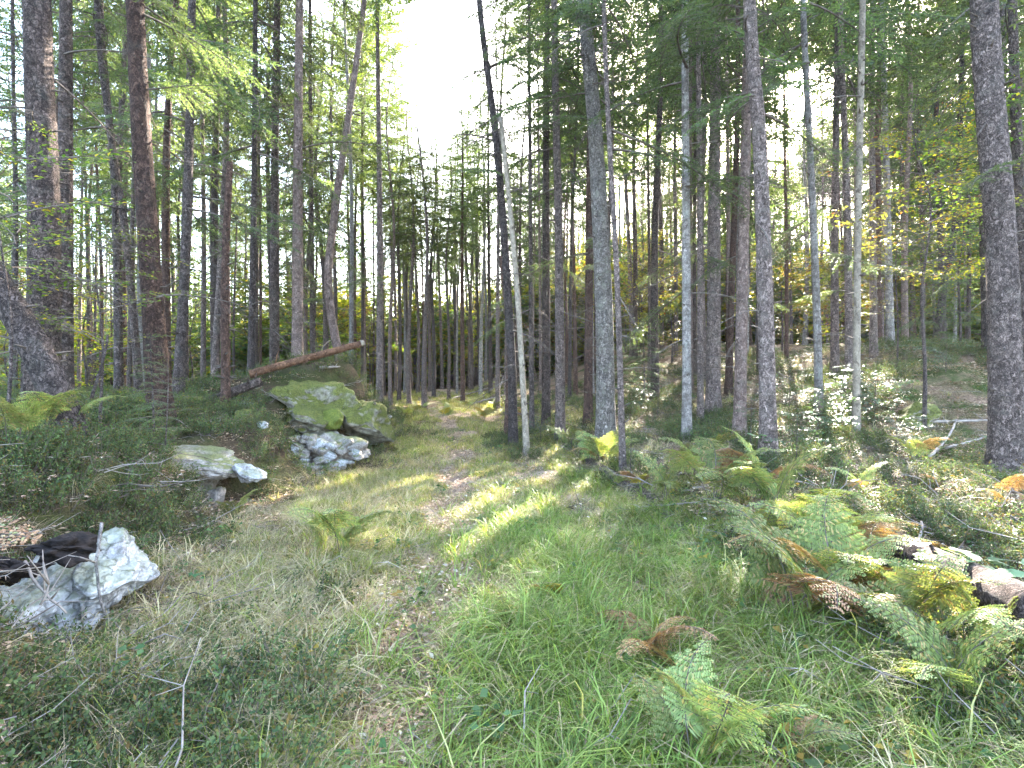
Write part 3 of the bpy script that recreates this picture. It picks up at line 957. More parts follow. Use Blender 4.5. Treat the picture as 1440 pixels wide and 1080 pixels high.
def bg_tree(x, y, h, dia, cz, kind, rng):
    P, ms = BT[rng.integers(len(BT))]
    bi = int(rng.integers(len(ms)))
    me = ms[bi]
    z = hz(x, y)
    px = 720 + FPX * x / max(y, 1)
    lab, grp = bg_label(px, y, dia, bi, 'pine' if kind == 'p' else 'spruce', cz / h)
    name = {'s': 'spruce_tree', 't': 'spruce_tree', 'p': 'pine_tree'}[kind]
    root = empty(name, (x, y, z), lab, 'tree', grp, rng.uniform(0, 6.28))
    s = h / 20
    link("trunk", me, root, sc=(dia / 0.24, dia / 0.24, s))
    ch = {'s': 12, 't': 10, 'p': 6}[kind]
    cm = {'s': SPRUCE if y < 17 else (FAR_D if px > 740 and y > 22 else FAR_S), 't': THIN if y < 17 else FAR_T, 'p': PINE}[kind]
    cm = cm[rng.integers(len(cm))]
    sx = rng.uniform(0.75, 1.15)
    cx = np.interp(cz / s, P[:, 2], P[:, 0]) * dia / 0.24
    link("crown", cm, root, (float(cx), 0, cz), (0, 0, rng.uniform(0, 6.28)), (sx, sx, (h - cz + 0.3) / ch))
    if y < 30:
        for k in range(6):
            link("dead_branch", DEAD[rng.integers(len(DEAD))], root, (0, 0, rng.uniform(1.5, cz)), branch_up_quat(rng.uniform(0, 6.28), rng.uniform(-0.5, 0.2)), rng.uniform(0.5, 1.0))


rl = np.random.default_rng(31)
for px, Y, top_py, dia, fr_ in ((549, 20.5, 60, .17, .55), (561, 24, 120, .18, .55), (575, 22, 150, .2, .55), (588, 29, 170, .2, .55), (597, 20.5, 170, .22, .6), (610, 26, 190, .2, .55), (622, 33, 205, .22, .5), (631, 24, 230, .16, .5),
                               (651, 23, 150, .2, .6), (664, 30, 180, .2, .55), (676, 26, 120, .2, .55), (690, 24, 60, .2, .55), (700, 20, 20, .18, .55), (640, 38, 200, .24, .5), (604, 42, 200, .24, .5), (570, 36, 150, .24, .5),
                               (556, 31, 90, .2, .5), (583, 44, 190, .24, .45), (657, 44, 190, .24, .45), (628, 48, 190, .26, .45), (683, 36, 120, .22, .5), (616, 52, 200, .26, .45), (594, 34, 200, .18, .5), (643, 29, 235, .15, .5), (569, 27, 180, .15, .5), (670, 48, 180, .24, .45)):
    x = (px - 720) / FPX * Y
    h = CAM_Z + (540 - top_py) / FPX * Y - hz(x, Y)
    bg_tree(x, Y, h, dia, h * fr_, 't', rl)
    OCC.append((x, Y))
for (x, y, h, dia, cz, kd) in ((7.7, 18.3, 15.0, .2, 4.5, 's'), (9.6, 22.2, 17.0, .22, 5.5, 's'), (6.2, 15.4, 14.0, .16, 5.0, 't'), (11.6, 26.4, 19.0, .22, 7.5, 's')):  # trees added in the sun's line to shade the verge beside the track
    bg_tree(x, y, h, dia, cz, kd, rl)
    OCC.append((x, y))
rg = np.random.default_rng(2024)
placed = list(OCC)
nbg = 0
tries = 0
while nbg < 415 and tries < 30000:
    tries += 1
    y = 13 + 48 * rg.random() ** 0.9
    x = rg.uniform(-1.0, 1.0) * (y + 3)
    px = 720 + FPX * x / y
    pc = float(path_c(y))
    if abs(x - pc) < 2.3 and y < 24:
        continue
    if x < pc and abs(x - pc) < 3.0 and y < 21:
        continue
    md = 0.95 + 0.008 * y
    if any((x - a) ** 2 + (y - b) ** 2 < md * md for a, b in placed):
        continue
    # keep the open strip of sky above the track: only shorter trees there, far off
    lane = 545 < px < 700
    if lane and y < 20:
        continue
    if px < 330 and y > 30 and rg.random() < 0.5:
        continue
    if lane:
        h = 1.6 + (rg.uniform(270, 420) / FPX) * y if y < 34 else rg.uniform(17, 22)
        h = min(h, 22)
        dia = rg.uniform(0.17, 0.26)
        cz = h * rg.uniform(0.5, 0.62)
        kind = 't'
    else:
        h = rg.uniform(16, 22)
        dia = rg.choice([rg.uniform(0.11, 0.18), rg.uniform(0.16, 0.28)])
        cz = h * (rg.uniform(0.22, 0.48) if px > 560 else rg.uniform(0.30, 0.54))
        kind = rg.choice(['s', 's', 't', 'p', 'p'])
        if kind == 'p':
            cz = h - rg.uniform(5, 7)
    zt = hz(x, y)
    hit = [z for z in sun_z(x, y, 1.4 if kind == 't' else (1.5 if kind == 'p' else 2.2)) if zt + cz - 1 < z < zt + h]
    if hit:
        if max(hit) < zt + h * 0.75:
            cz = max(hit) + 0.8 - zt
        elif min(hit) > zt + h * 0.7 and min(hit) - 0.5 - zt > 9:
            h = min(hit) - 0.5 - zt
            cz = min(cz, h - 4)
        elif rg.random() < 0.85:
            continue
    bg_tree(x, y, h, dia, cz, kind, rg)
    placed.append((x, y))
    nbg += 1


# ------------------------------------------------------------------ scatter stuff: instances on points, one object
def scatter(name, meshes, pts, scl, label, tilt=0.15, rng=None, rot3=False, cat=None):
    rng = rng or np.random.default_rng(1)
    coln = bpy.data.collections.new(name + "_source")
    for k, me in enumerate(meshes):
        o = bpy.data.objects.new("%s_source" % name, me)
        coln.objects.link(o)
    n = len(pts)
    me = bpy.data.meshes.new(name)
    me.vertices.add(n)
    me.vertices.foreach_set("co", np.asarray(pts, np.float32).ravel())
    rot = np.stack([rng.normal(0, tilt, n), rng.normal(0, tilt, n), rng.uniform(0, 6.28, n)], -1)
    at = me.attributes.new("rot", 'FLOAT_VECTOR', 'POINT')
    at.data.foreach_set("vector", rot.astype(np.float32).ravel())
    at = me.attributes.new("scl", 'FLOAT', 'POINT')
    at.data.foreach_set("value", np.asarray(scl, np.float32))
    at = me.attributes.new("idx", 'INT', 'POINT')
    at.data.foreach_set("value", rng.integers(0, len(meshes), n).astype(np.int32))
    me.update()
    o = link(name, me)
    tag(o, label, cat, None, "stuff")
    ng = bpy.data.node_groups.new(name + "_scatter", 'GeometryNodeTree')
    ng.interface.new_socket(name="Geometry", in_out='INPUT', socket_type='NodeSocketGeometry')
    ng.interface.new_socket(name="Geometry", in_out='OUTPUT', socket_type='NodeSocketGeometry')
    gi = ng.nodes.new("NodeGroupInput")
    go = ng.nodes.new("NodeGroupOutput")
    ci = ng.nodes.new("GeometryNodeCollectionInfo")
    ci.inputs["Collection"].default_value = coln
    ci.inputs["Separate Children"].default_value = True
    ci.inputs["Reset Children"].default_value = True
    ip = ng.nodes.new("GeometryNodeInstanceOnPoints")
    ip.inputs["Pick Instance"].default_value = True

    def na(nm, tp):
        a = ng.nodes.new("GeometryNodeInputNamedAttribute")
        a.data_type = tp
        a.inputs["Name"].default_value = nm
        return a.outputs[0]
    ng.links.new(gi.outputs[0], ip.inputs["Points"])
    ng.links.new(ci.outputs[0], ip.inputs["Instance"])
    ng.links.new(na("idx", 'INT'), ip.inputs["Instance Index"])
    e2r = ng.nodes.new("FunctionNodeEulerToRotation")
    ng.links.new(na("rot", 'FLOAT_VECTOR'), e2r.inputs[0])
    ng.links.new(e2r.outputs[0], ip.inputs["Rotation"])
    ng.links.new(na("scl", 'FLOAT'), ip.inputs["Scale"])
    ng.links.new(ip.outputs[0], go.inputs[0])
    md = o.modifiers.new("scatter", 'NODES')
    md.node_group = ng
    return o


def sample(rng, n, dens, yr=(0.8, 26), width=1.02):
    """points on the terrain, density falling with distance, kept with probability dens(x, y)"""
    u = rng.random(n)
    y = yr[0] + (yr[1] - yr[0]) * u ** 1.5
    x = rng.uniform(-1, 1, n) * (y * width + 1.2)
    keep = rng.random(n) < np.clip(dens(x, y), 0, 1)
    x, y = x[keep], y[keep]
    return np.stack([x, y, H(x, y)], -1)


def clump(rng, n, rad, L, W, lean, curve, m, seg=3, n2=0):
    g = Geo()
    a = rng.uniform(0, 6.28, n)
    r = rad * np.sqrt(rng.random(n))
    P = np.stack([r * np.cos(a), r * np.sin(a), np.full(n, -0.01)], -1)
    az = a + rng.normal(0, 0.9, n)
    blades(g, P, az, rng.uniform(*L, n), rng.uniform(*W, n), rng.uniform(*lean, n), rng.uniform(*curve, n), 0, seg)
    if n2:
        a = rng.uniform(0, 6.28, n2)
        P = np.stack([rad * 0.8 * np.cos(a), rad * 0.8 * np.sin(a), np.full(n2, -0.01)], -1)
        blades(g, P, rng.uniform(0, 6.28, n2), rng.uniform(*L, n2), rng.uniform(*W, n2), rng.uniform(*lean, n2), rng.uniform(*curve, n2), 1, seg)
    return g.mesh("grass_clump", m)


rs = np.random.default_rng(8)
sward = [clump(rs, 46, 0.12, (0.04, 0.15), (0.003, 0.0065), (0.1, 1.0), (0.2, 1.0), [M['grass_green'], M['grass_dry']], 2, 26) for _ in range(4)]
mid_g = [clump(rs, 38, 0.08, (0.10, 0.32), (0.004, 0.008), (0.1, 0.7), (0.4, 1.4), [M['grass_green'], M['grass_dry']], 3, 14) for _ in range(4)]
lush = [clump(rs, 50, 0.10, (0.18, 0.52), (0.005, 0.012), (0.1, 0.6), (0.6, 1.6), [M['grass_lush'], M['grass_dry']], 4, 4) for _ in range(4)]
dry = [clump(rs, 46, 0.08, (0.10, 0.46), (0.003, 0.0065), (0.3, 1.1), (0.6, 1.6), [M['grass_dry'], M['grass_green']], 4, 8) for _ in range(4)]


def herb(rng, n, rad, hgt, ll, m):
    g = Geo()
    a = rng.uniform(0, 6.28, n)
    r = rad * np.sqrt(rng.random(n))
    z = rng.uniform(0.2, 1, n) * hgt
    P = np.stack([r * np.cos(a), r * np.sin(a), z], -1)
    az = rng.uniform(0, 6.28, n)
    D = np.stack([np.cos(az), np.sin(az), rng.uniform(-0.4, 0.3, n)], -1)
    Nn = np.array([0, 0, 1.0]) + rng.normal(0, 0.35, (n, 3))
    L = rng.uniform(*ll, n)
    diamonds(g, P, D, Nn, L, L * 0.75, 0, 0.1, 0.55)
    for i in range(0, n, 3):
        tube(g, np.array([[P[i, 0] * 0.5, P[i, 1] * 0.5, -0.02], P[i]]), 0.0012, 3, 1, False)
    return g.mesh("herb", [m, M['twig_wood']])


def heath(rng, n, rad, hgt, m):
    g = Geo()
    for k in range(n):
        a = rng.uniform(0, 6.28)
        b = np.array([rad * 0.6 * math.cos(a) * rng.random(), rad * 0.6 * math.sin(a) * rng.random(), -0.02])
        tip = b + np.array([math.cos(a) * rad * rng.uniform(0.2, 1), math.sin(a) * rad * rng.uniform(0.2, 1), hgt * rng.uniform(0.55, 1.1)])
        tube(g, np.array([b, (b + tip) / 2 + rng.normal(0, 0.01, 3), tip]), [0.002, 0.0015, 0.0008], 3, 1, False)
        q = rng.uniform(0.3, 1.0, 26)[:, None]
        P = b * (1 - q) + tip * q + rng.normal(0, 0.012, (26, 3))
        D = rng.normal(0, 1, (26, 3)) + (0, 0, 0.3)
        diamonds(g, P, D, rng.normal(0, 0.6, (26, 3)) + (0, 0, 1), rng.uniform(0.012, 0.026, 26), rng.uniform(0.007, 0.013, 26), 0)
    return g.mesh("bilberry", [m, M['twig_wood']])


def litter(rng, n, rad, mleaf):
    g = Geo()
    a = rng.uniform(0, 6.28, n)
    r = rad * np.sqrt(rng.random(n))
    P = np.stack([r * np.cos(a), r * np.sin(a), rng.uniform(0.003, 0.025, n)], -1)
    az = rng.uniform(0, 6.28, n)
    D = np.stack([np.cos(az), np.sin(az), rng.normal(0, 0.2, n)], -1)
    L = rng.uniform(0.015, 0.045, n)
    diamonds(g, P, D, np.array([0, 0, 1.0]) + rng.normal(0, 0.35, (n, 3)), L, L * rng.uniform(0.25, 0.6, n), 0)
    m = n // 2
    a = rng.uniform(0, 6.28, m)
    P = np.stack([rng.uniform(-rad, rad, m), rng.uniform(-rad, rad, m), np.full(m, 0.008)], -1)
    D = np.stack([np.cos(a), np.sin(a), rng.normal(0, 0.1, m)], -1)
    diamonds(g, P, D, np.array([[0, 0, 1.0]] * m), rng.uniform(0.04, 0.12, m), 0.0035, 0)
    return g.mesh("litter", [mleaf])


def twigs(rng, n, rad, L, r0):
    g = Geo()
    for k in range(n):
        p = np.array([rng.uniform(-rad, rad), rng.uniform(-rad, rad), rng.uniform(0.01, 0.05)])
        a = rng.uniform(0, 6.28)
        ln = rng.uniform(*L)
        d = np.array([math.cos(a), math.sin(a), rng.normal(0.08, 0.18)])
        q = np.array([p, p + d * ln * 0.35 + rng.normal(0, 0.02, 3), p + d * ln * 0.7 + rng.normal(0, 0.03, 3), p + d * ln])
        tube(g, q, np.array([1, 0.85, 0.6, 0.3]) * r0 * rng.uniform(0.5, 1.3), 4, 0, False)
        for _ in range(2):
            j = rng.integers(1, 3)
            e = q[j] + (norm(rng.normal(0, 1, 3)) * [1, 1, 0.4] + d * 0.6) * ln * 0.25
            tube(g, np.array([q[j], e]), [r0 * 0.4, r0 * 0.2], 3, 0, False)
    return g.mesh("twigs", [M['dead_wood' if rng.random() < 0.35 else 'twig_wood']])


herbs = [herb(rs, 26, 0.11, 0.09, (0.015, 0.035), M['herb_leaf']) for _ in range(3)]
bigherbs = [herb(rs, 22, 0.13, 0.16, (0.03, 0.06), M['herb_leaf']) for _ in range(3)]
heaths = [heath(rs, 16, 0.14, 0.20, M['heath_leaf']) for _ in range(4)]
litters = [litter(rs, 60, 0.22, M['litter_leaf']) for _ in range(4)]
twigm = [twigs(rs, 5, 0.2, (0.15, 0.6), 0.005) for _ in range(5)]

dpath = lambda x, y: x - path_c(y)
rutf = lambda x, y: np.clip(np.exp(-((dpath(x, y) + 0.66 + 0.12 * np.sin(y * 2.1)) / (0.34 + 0.14 * (1 - sstep(3, 8, y)))) ** 4) * (0.6 + 0.4 * sstep(0.15, 0.4, patch(x, y, 1.3, 21))) + 0.75 * np.exp(-((dpath(x, y) - 0.82) / 0.26) ** 2) * sstep(3.5, 6, y), 0, 1)
bankd = lambda x, y: foot(y) - x
patch = lambda x, y, s=1.0, o=0: 0.5 + 0.5 * vnoise(np.asarray(x) * s + o, np.asarray(y) * s + o * 2, o)
NOPLANT = [(-2.95, 3.2, 0.2), (-2.68, 3.3, 0.18), (-3.2, 3.0, 0.18), (-3.6, 9.95, 0.6), (-4.1, 7.5, 0.5)]


def clear_rocks(x, y):
    r = np.ones_like(x)
    for a, b, c in NOPLANT:
        r = r * (((x - a) ** 2 + (y - b) ** 2) > c * c)
    return r


L_soft = lambda x, y: np.where(np.abs(dpath(x, y)) < 2.3, 1.0, 0.35)
# sward all over the open track
p = sample(rs, 30000, lambda x, y: (np.abs(dpath(x, y)) < 2.7) * (1 - 0.95 * rutf(x, y)) * (0.05 + 0.7 * sstep(0.35, 0.7, patch(x, y, 2.2))) * (1 - 0.6 * gauss(x, y, -0.7, 2.6, 0.55, 1.6)) * clear_rocks(x, y), (0.9, 30), 0.5)
scatter("short_grass", sward, p, rs.uniform(0.5, 1.35, len(p)) * (1 + p[:, 1] * 0.03), "short green grass on the trodden track", rng=rs)
p = sample(rs, 12000, lambda x, y: (np.abs(dpath(x, y)) < 2.5) * (1 - 0.97 * rutf(x, y)) * 0.9 * sstep(0.5, 0.75, patch(x, y, 1.5, 3)) * clear_rocks(x, y), (0.9, 28), 0.5)
scatter("meadow_grass", mid_g, p, rs.uniform(0.6, 1.2, len(p)), "knee-deep green grass along the middle and edges of the track", rng=rs)
# lush long tufts: the middle strip near and the verge
lushd = lambda x, y: gauss(x, y, 0.45, 3.0, 0.42, 1.0) + 0.6 * gauss(x, y, 0.1, 5.5, 0.35, 1.2) + 0.35 * gauss(x, y, 1.5, 5.0, 0.5, 1.5) + 0.25 * (np.abs(dpath(x, y) - 1.6) < 0.4)
p = sample(rs, 9000, lambda x, y: lushd(x, y) * 0.8, (1.0, 14), 0.5)
scatter("long_grass", lush, p, rs.uniform(0.55, 1.05, len(p)), "long arching green grass between the ruts", rng=rs)
# dry tussocks
dryd = lambda x, y: 0.75 * gauss(x, y, -1.25, 2.6, 0.5, 1.0) + 0.6 * gauss(x, y, -2.0, 6.5, 0.5, 3.0) + 0.5 * gauss(x, y, -2.2, 9, 0.6, 2.5) + 0.5 * gauss(x, y, 2.4, 3.0, 0.7, 1.0) + 0.55 * gauss(x, y, -2.2, 3.2, 0.7, 1.2) + 0.24
p = sample(rs, 12000, lambda x, y: dryd(x, y) * 0.75 * (1 - 0.96 * rutf(x, y)) * (1 - 0.6 * gauss(x, y, -1.9, 2.1, 0.5, 0.6)) * clear_rocks(x, y) * (bankd(x, y) < 0.8), (0.9, 22), 0.7)
scatter("dry_grass", dry, p, rs.uniform(0.55, 1.1, len(p)), "straw coloured dry grass tussocks on the track edges", rng=rs)
# bilberry and heath on the bank and around the trunks
hd = lambda x, y: 0.85 * sstep(-0.25, 0.5, bankd(x, y)) * (y < 18) * clear_rocks(x, y) * (0.5 + 0.5 * patch(x, y, 0.9, 8)) * (1 - 0.8 * gauss(x, y, -4.4, 10.8, 1.1, 1.2)) \
    + 0.5 * gauss(x, y, -1.9, 2.1, 0.55, 0.7) + (dpath(x, y) > 1.7) * 0.42 * sstep(0.4, 0.7, patch(x, y, 0.8, 5))
p = sample(rs, 17000, hd, (1.2, 24), 1.02)
ring = []
for (bx_, by_) in OCC[:len(FG)]:
    for k in range(16):
        a_ = rs.uniform(0, 6.28)
        r_ = rs.uniform(0.2, 0.55)
        ring.append((bx_ + r_ * math.cos(a_), by_ + r_ * math.sin(a_), hz(bx_ + r_ * math.cos(a_), by_ + r_ * math.sin(a_)) - 0.03))
p = np.concatenate([p, np.array(ring)])
scatter("bilberry_cover", heaths, p, rs.uniform(0.7, 1.35, len(p)) * (1 + 0.02 * p[:, 1]), "low dark green bilberry cover on the bank", rng=rs)
p = sample(rs, 9000, lambda x, y: (0.55 * (dpath(x, y) > 0.9) + 0.25 * (np.abs(dpath(x, y)) < 2) + 0.25 * (bankd(x, y) > -0.6) + 0.2) * sstep(0.35, 0.65, patch(x, y, 1.3, 12)) * clear_rocks(x, y) * (1 - 0.8 * rutf(x, y)), (0.9, 20), 0.95)
scatter("ground_herbs", herbs, p, rs.uniform(0.7, 1.4, len(p)), "small leafy herbs among the grass", rng=rs)
p = sample(rs, 2600, lambda x, y: 0.75 * gauss(x, y, 2.0, 2.2, 0.9, 0.8) + 0.25 * (dpath(x, y) > 1.4) * (y < 14) * patch(x, y, 1.0, 4) + 0.08, (1.0, 14), 0.95)
scatter("leafy_undergrowth", bigherbs, p, rs.uniform(0.6, 1.2, len(p)), "broader leafy undergrowth on the verge", rng=rs)
# litter and twigs
p = sample(rs, 17000, lambda x, y: 0.8 * rutf(x, y) + 0.75 * (dpath(x, y) > 1.7) + 0.45, (0.9, 26), 1.0)
scatter("leaf_litter", litters, p + (0, 0, 0.004), rs.uniform(0.8, 1.4, len(p)), "fallen leaves and needles on the forest floor", tilt=0.08, rng=rs)
p = sample(rs, 3600, lambda x, y: 0.55 * (dpath(x, y) > 1.6) + 0.5 * gauss(x, y, -2.4, 2.8, 0.9, 1.0) + 0.06 + 0.15 * (bankd(x, y) > 0), (1.0, 24), 1.0)
scatter("twig_litter", twigm, p, rs.uniform(0.6, 1.3, len(p)), "broken grey twigs scattered over the floor", tilt=0.12, rng=rs)

# ------------------------------------------------------------------ rocks and stones
def rock_mesh(rng, name, mat, sx=1, sy=1, sz=1, res=5, rough=0.22, flat=0.0, cuts=7):
    import bmesh
    bm = bmesh.new()
    bmesh.ops.create_icosphere(bm, subdivisions=res, radius=1)
    me = bpy.data.meshes.new(name)
    bm.to_mesh(me)
    bm.free()
    n = len(me.vertices)
    V = np.empty(n * 3, np.float32)
    me.vertices.foreach_get("co", V)
    V = V.reshape(-1, 3).astype(float)
    U = V.copy()
    for _ in range(cuts):                              # cut flat faces
        d = norm(rng.normal(0, 1, 3) * [1, 1, 0.8])
        k = rng.uniform(0.55, 0.85)
        s = V @ d
        V = V - np.maximum(s - k, 0)[:, None] * d * 0.9
    o = rng.uniform(0, 90)
    f = 1 + rough * fbm(U[:, 0] * 1.6 + o, U[:, 1] * 1.6, U[:, 2] * 1.6, 5) * 0.6 + 0.03 * np.abs(fbm(U[:, 0] * 7 + o, U[:, 1] * 7, U[:, 2] * 12, 3))
    V = V * f[:, None] * [sx, sy, sz]
    me.vertices.foreach_set("co", V.astype(np.float32).ravel())
    me.materials.append(mat)
    me.polygons.foreach_set("use_smooth", np.ones(len(me.polygons), bool))
    me.update()
    return me


rr = np.random.default_rng(40)
# the white limestone ledge low in the bank
t = empty("limestone_rock", (-2.80, 3.45, 0.2), "bright white pitted limestone ledge jutting from the bank under the rust frond", "rock")
link("ledge", rock_mesh(rr, "ledge", M['rock_white'], 0.30, 0.38, 0.24, 6, 0.5, cuts=12), t, (-0.02, 0.24, 0.06), (0.2, -0.35, 0.1))
link("ledge", rock_mesh(rr, "ledge", M['rock_white'], 0.36, 0.42, 0.25, 6, 0.6, cuts=12), t, (-0.28, 0.12, -0.06), (0.2, -0.10, 0.2))
link("ledge", rock_mesh(rr, "ledge", M['rock_white'], 0.38, 0.40, 0.22, 6, 0.6, cuts=12), t, (-0.62, 0.0, -0.10), (0.15, -0.05, 0.6))
for k, (x, y, z, s) in enumerate([(*ray(15, 800, 3.15), 0.13), (*ray(88, 772, 3.42), 0.14)]):  # black lumps in place of the shaded hollow above the ledge
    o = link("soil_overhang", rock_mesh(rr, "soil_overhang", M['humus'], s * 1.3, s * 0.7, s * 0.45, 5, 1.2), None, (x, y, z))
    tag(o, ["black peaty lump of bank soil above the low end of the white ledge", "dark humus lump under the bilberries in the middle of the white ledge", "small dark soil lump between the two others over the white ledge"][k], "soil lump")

# flat ledge rock beside the track
bx, by, bz_ = -4.15, 7.35, 0.0
t = empty("rock_slab", (bx, by, 0.16), "flat overhanging grey slab with a rusty brown top and a dark gap below it", "rock")
link("slab", rock_mesh(rr, "slab", M['rock_grey'], 0.66, 0.42, 0.17, 6, 0.4), t, (0, 0, 0.38), (0.1, 0.16, 0.25))
link("slab", rock_mesh(rr, "slab", M['rock_white'], 0.24, 0.2, 0.12, 5, 0.4), t, (0.58, -0.08, 0.24), (0.2, 0.3, 0.5))
link("footing", rock_mesh(rr, "footing", M['rock_grey'], 0.26, 0.2, 0.24, 4, 0.4), t, (-0.1, 0.02, -0.02), (0.1, 0.2, 0.3))
link("footing", rock_mesh(rr, "footing", M['rock_grey'], 0.16, 0.16, 0.2, 4, 0.4), t, (0.12, -0.12, -0.1), (0.4, 0.2, 0.9))

# the mossy boulder and the pile of loose stones below it
t = empty("mossy_boulder", (-3.9, 10.45, 0.7), "rounded boulder wrapped in yellow-green moss on the front of the mound", "boulder")
link("boulder", rock_mesh(rr, "boulder", M['moss_rock'], 1.0, 0.8, 0.50, 6, 0.6, cuts=12), t, (-0.10, 0.25, 0.42), (0.1, 0.15, 0.2))
link("boulder", rock_mesh(rr, "boulder", M['moss_rock'], 0.8, 0.7, 0.5, 5, 0.5, cuts=12), t, (0.80, 0.75, 0.18), (0.1, 0.25, 0.9))
link("boulder", rock_mesh(rr, "boulder", M['moss_rock'], 0.5, 0.45, 0.30, 5, 0.5, cuts=12), t, (-0.75, 0.0, 0.20), (0.1, -0.15, 0.5))
link("moss_cushion", rock_mesh(rr, "moss_cushion", M['moss'], 0.22, 0.2, 0.2, 4, 0.35), t, (0.52, -0.2, 0.22))
link("moss_cushion", rock_mesh(rr, "moss_cushion", M['moss'], 0.24, 0.2, 0.2, 4, 0.35), t, (-0.62, -0.42, 0.10))
t = empty("rock_outcrop", (-3.55, 9.85, 0.1), "crumbling outcrop of loose white and grey stones under the mossy boulder", "outcrop")
stm = [rock_mesh(rr, "stone", M['rock_white' if k % 3 == 0 else 'rock_grey'], 1, 0.8, 0.5, 3, 0.35, cuts=9) for k in range(6)]
for k in range(84):
    u, v = rr.random(), rr.random()
    x = -0.80 + 1.65 * u
    z = -0.02 + 0.62 * v * (1 - 0.35 * abs(u - 0.4))
    y = -0.16 - 0.30 * (1 - v) + 0.25 * abs(u - 0.5)
    s = rr.uniform(0.07, 0.19)
    link("stone", stm[k % 6], t, (x, y, z), (rr.uniform(-.4, .6), rr.uniform(-.4, .4), rr.uniform(0, 6)), s)
link("core", rock_mesh(rr, "core", M['rock_grey'], 0.85, 0.40, 0.42, 5, 0.5, cuts=14), t, (0.02, 0.22, 0.22))
STONES = [
    (625, 776, .05, 'rock_white', "small pale stone lying in the middle of the grassy track"),
    (345, 572, .16, 'rock_white', "pale elongated stone on the bare slope of the mound"),
    (545, 588, .12, 'rock_white', "white stone highest on the shaded flank past the mossy boulder"),
    (513, 612, .11, 'rock_white', "white stone in the grass just past the loose stone pile"),
    (541, 622, .10, 'rock_white', "white stone lowest on the shaded flank beside the track"),
    (368, 600, .12, 'rock_white', "white stone above the slab at the foot of the moss cushion"),
    (312, 585, .10, 'rock_grey', "small grey stone in the mossy hollow by the rotten log end"),
    (610, 705, .05, 'rock_grey', "little grey stone beside the worn rut"),
    (1165, 1050, .05, 'rock_white', "whitish stone half hidden in the herbs near the pale bracken"),
    (485, 645, .14, 'rock_grey', "angular grey block at the foot of the loose stone pile"),
    (300, 700, .12, 'rock_grey', "grey stone propped below the overhanging slab"),
    (452, 668, .09, 'rock_white', "pale stone in the sunlit grass under the stone pile"),
]
for px, py, s, mt, lab in STONES:
    x, y, z = ground_at(px, py)
    o = link("stone", rock_mesh(rr, "stone", M[mt], s, s * 0.75, s * 0.5, 4, 0.35), None, (x, y, z + s * 0.2), (0.1, 0.1, rr.uniform(0, 6)))
    tag(o, lab, "stone")
MOSSY = [(280, 572, .34, "mossy green hump at the dark end of the rotten log"), (350, 590, .24, "small moss cushion on the bare slope before the boulder"),
         (1085, 640, .3, "dark mossy hump between the scaly trunk and the bluish shrub"), (1290, 590, .4, "mossy hump beside the fallen pale branch on the slope"),
         (560, 665, .10, "moss tuft in the sunlit grass under the shaded flank")]
for px, py, s, lab in MOSSY:
    x, y, z = ground_at(px, py)
    o = link("moss_hump", rock_mesh(rr, "moss_hump", M['moss_rock'], s, s * 0.8, s * 0.6, 5, 0.4), None, (x, y, z + s * 0.05), (0, 0, rr.uniform(0, 6)))
    tag(o, lab, "mossy rock")


# ------------------------------------------------------------------ fallen wood
def log_obj(name, A, B, r0, r1, bark, label, cat="log", bend=0.0, stub=6, seg=20, hollow=False):
    rng = np.random.default_rng(hash_(label) % 9999)
    A, B = np.array(A, float), np.array(B, float)
    n = max(8, int(np.linalg.norm(B - A) / 0.06))
    n = min(n, 120)
    t = np.linspace(0, 1, n)[:, None]
    side = norm(np.cross(B - A, [0, 0, 1]))
    P = A * (1 - t) + B * t + side * bend * np.sin(t * math.pi) + rng.normal(0, 0.003, (n, 3))
    c = (A + B) / 2
    g = Geo()
    ph = rng.uniform(0, 9)
    L = np.linalg.norm(B - A)

    def disp(PP, a):
        tt = np.linspace(0, L, len(PP))[:, None]
        return 1 + 0.10 * vnoise(np.cos(a)[None] * 1.5 + ph, np.sin(a)[None] * 1.5, tt * 2.2) + 0.06 * vnoise(np.cos(a)[None] * 5 + ph, np.sin(a)[None] * 5, tt * 9)
    tube(g, P - c, np.linspace(r0, r1, n), seg, 0, True, disp)
    o = link(name, g.mesh(name, [M[bark]], True), None, tuple(c))
    tag(o, label, cat)
    for k in range(stub):
        i = rng.integers(3, n - 2)
        d = norm(rng.normal(0, 1, 3) + norm(B - A) * 0.4)
        d[2] = abs(d[2]) if rng.random() < 0.5 else d[2]
        g = Geo()
        ln = rng.uniform(0.05, 0.25) * (1 + r0 * 4)
        tube(g, np.array([[0, 0, 0], d * ln * 0.6, d * ln + rng.normal(0, .01, 3)]), [0.12 * r0 + .005, 0.08 * r0 + .003, 0.002], 5, 0)
        link("branch_stub", g.mesh("branch_stub", [M[bark]]), o, tuple((P - c)[i] + d * r0 * 0.7))
    return o


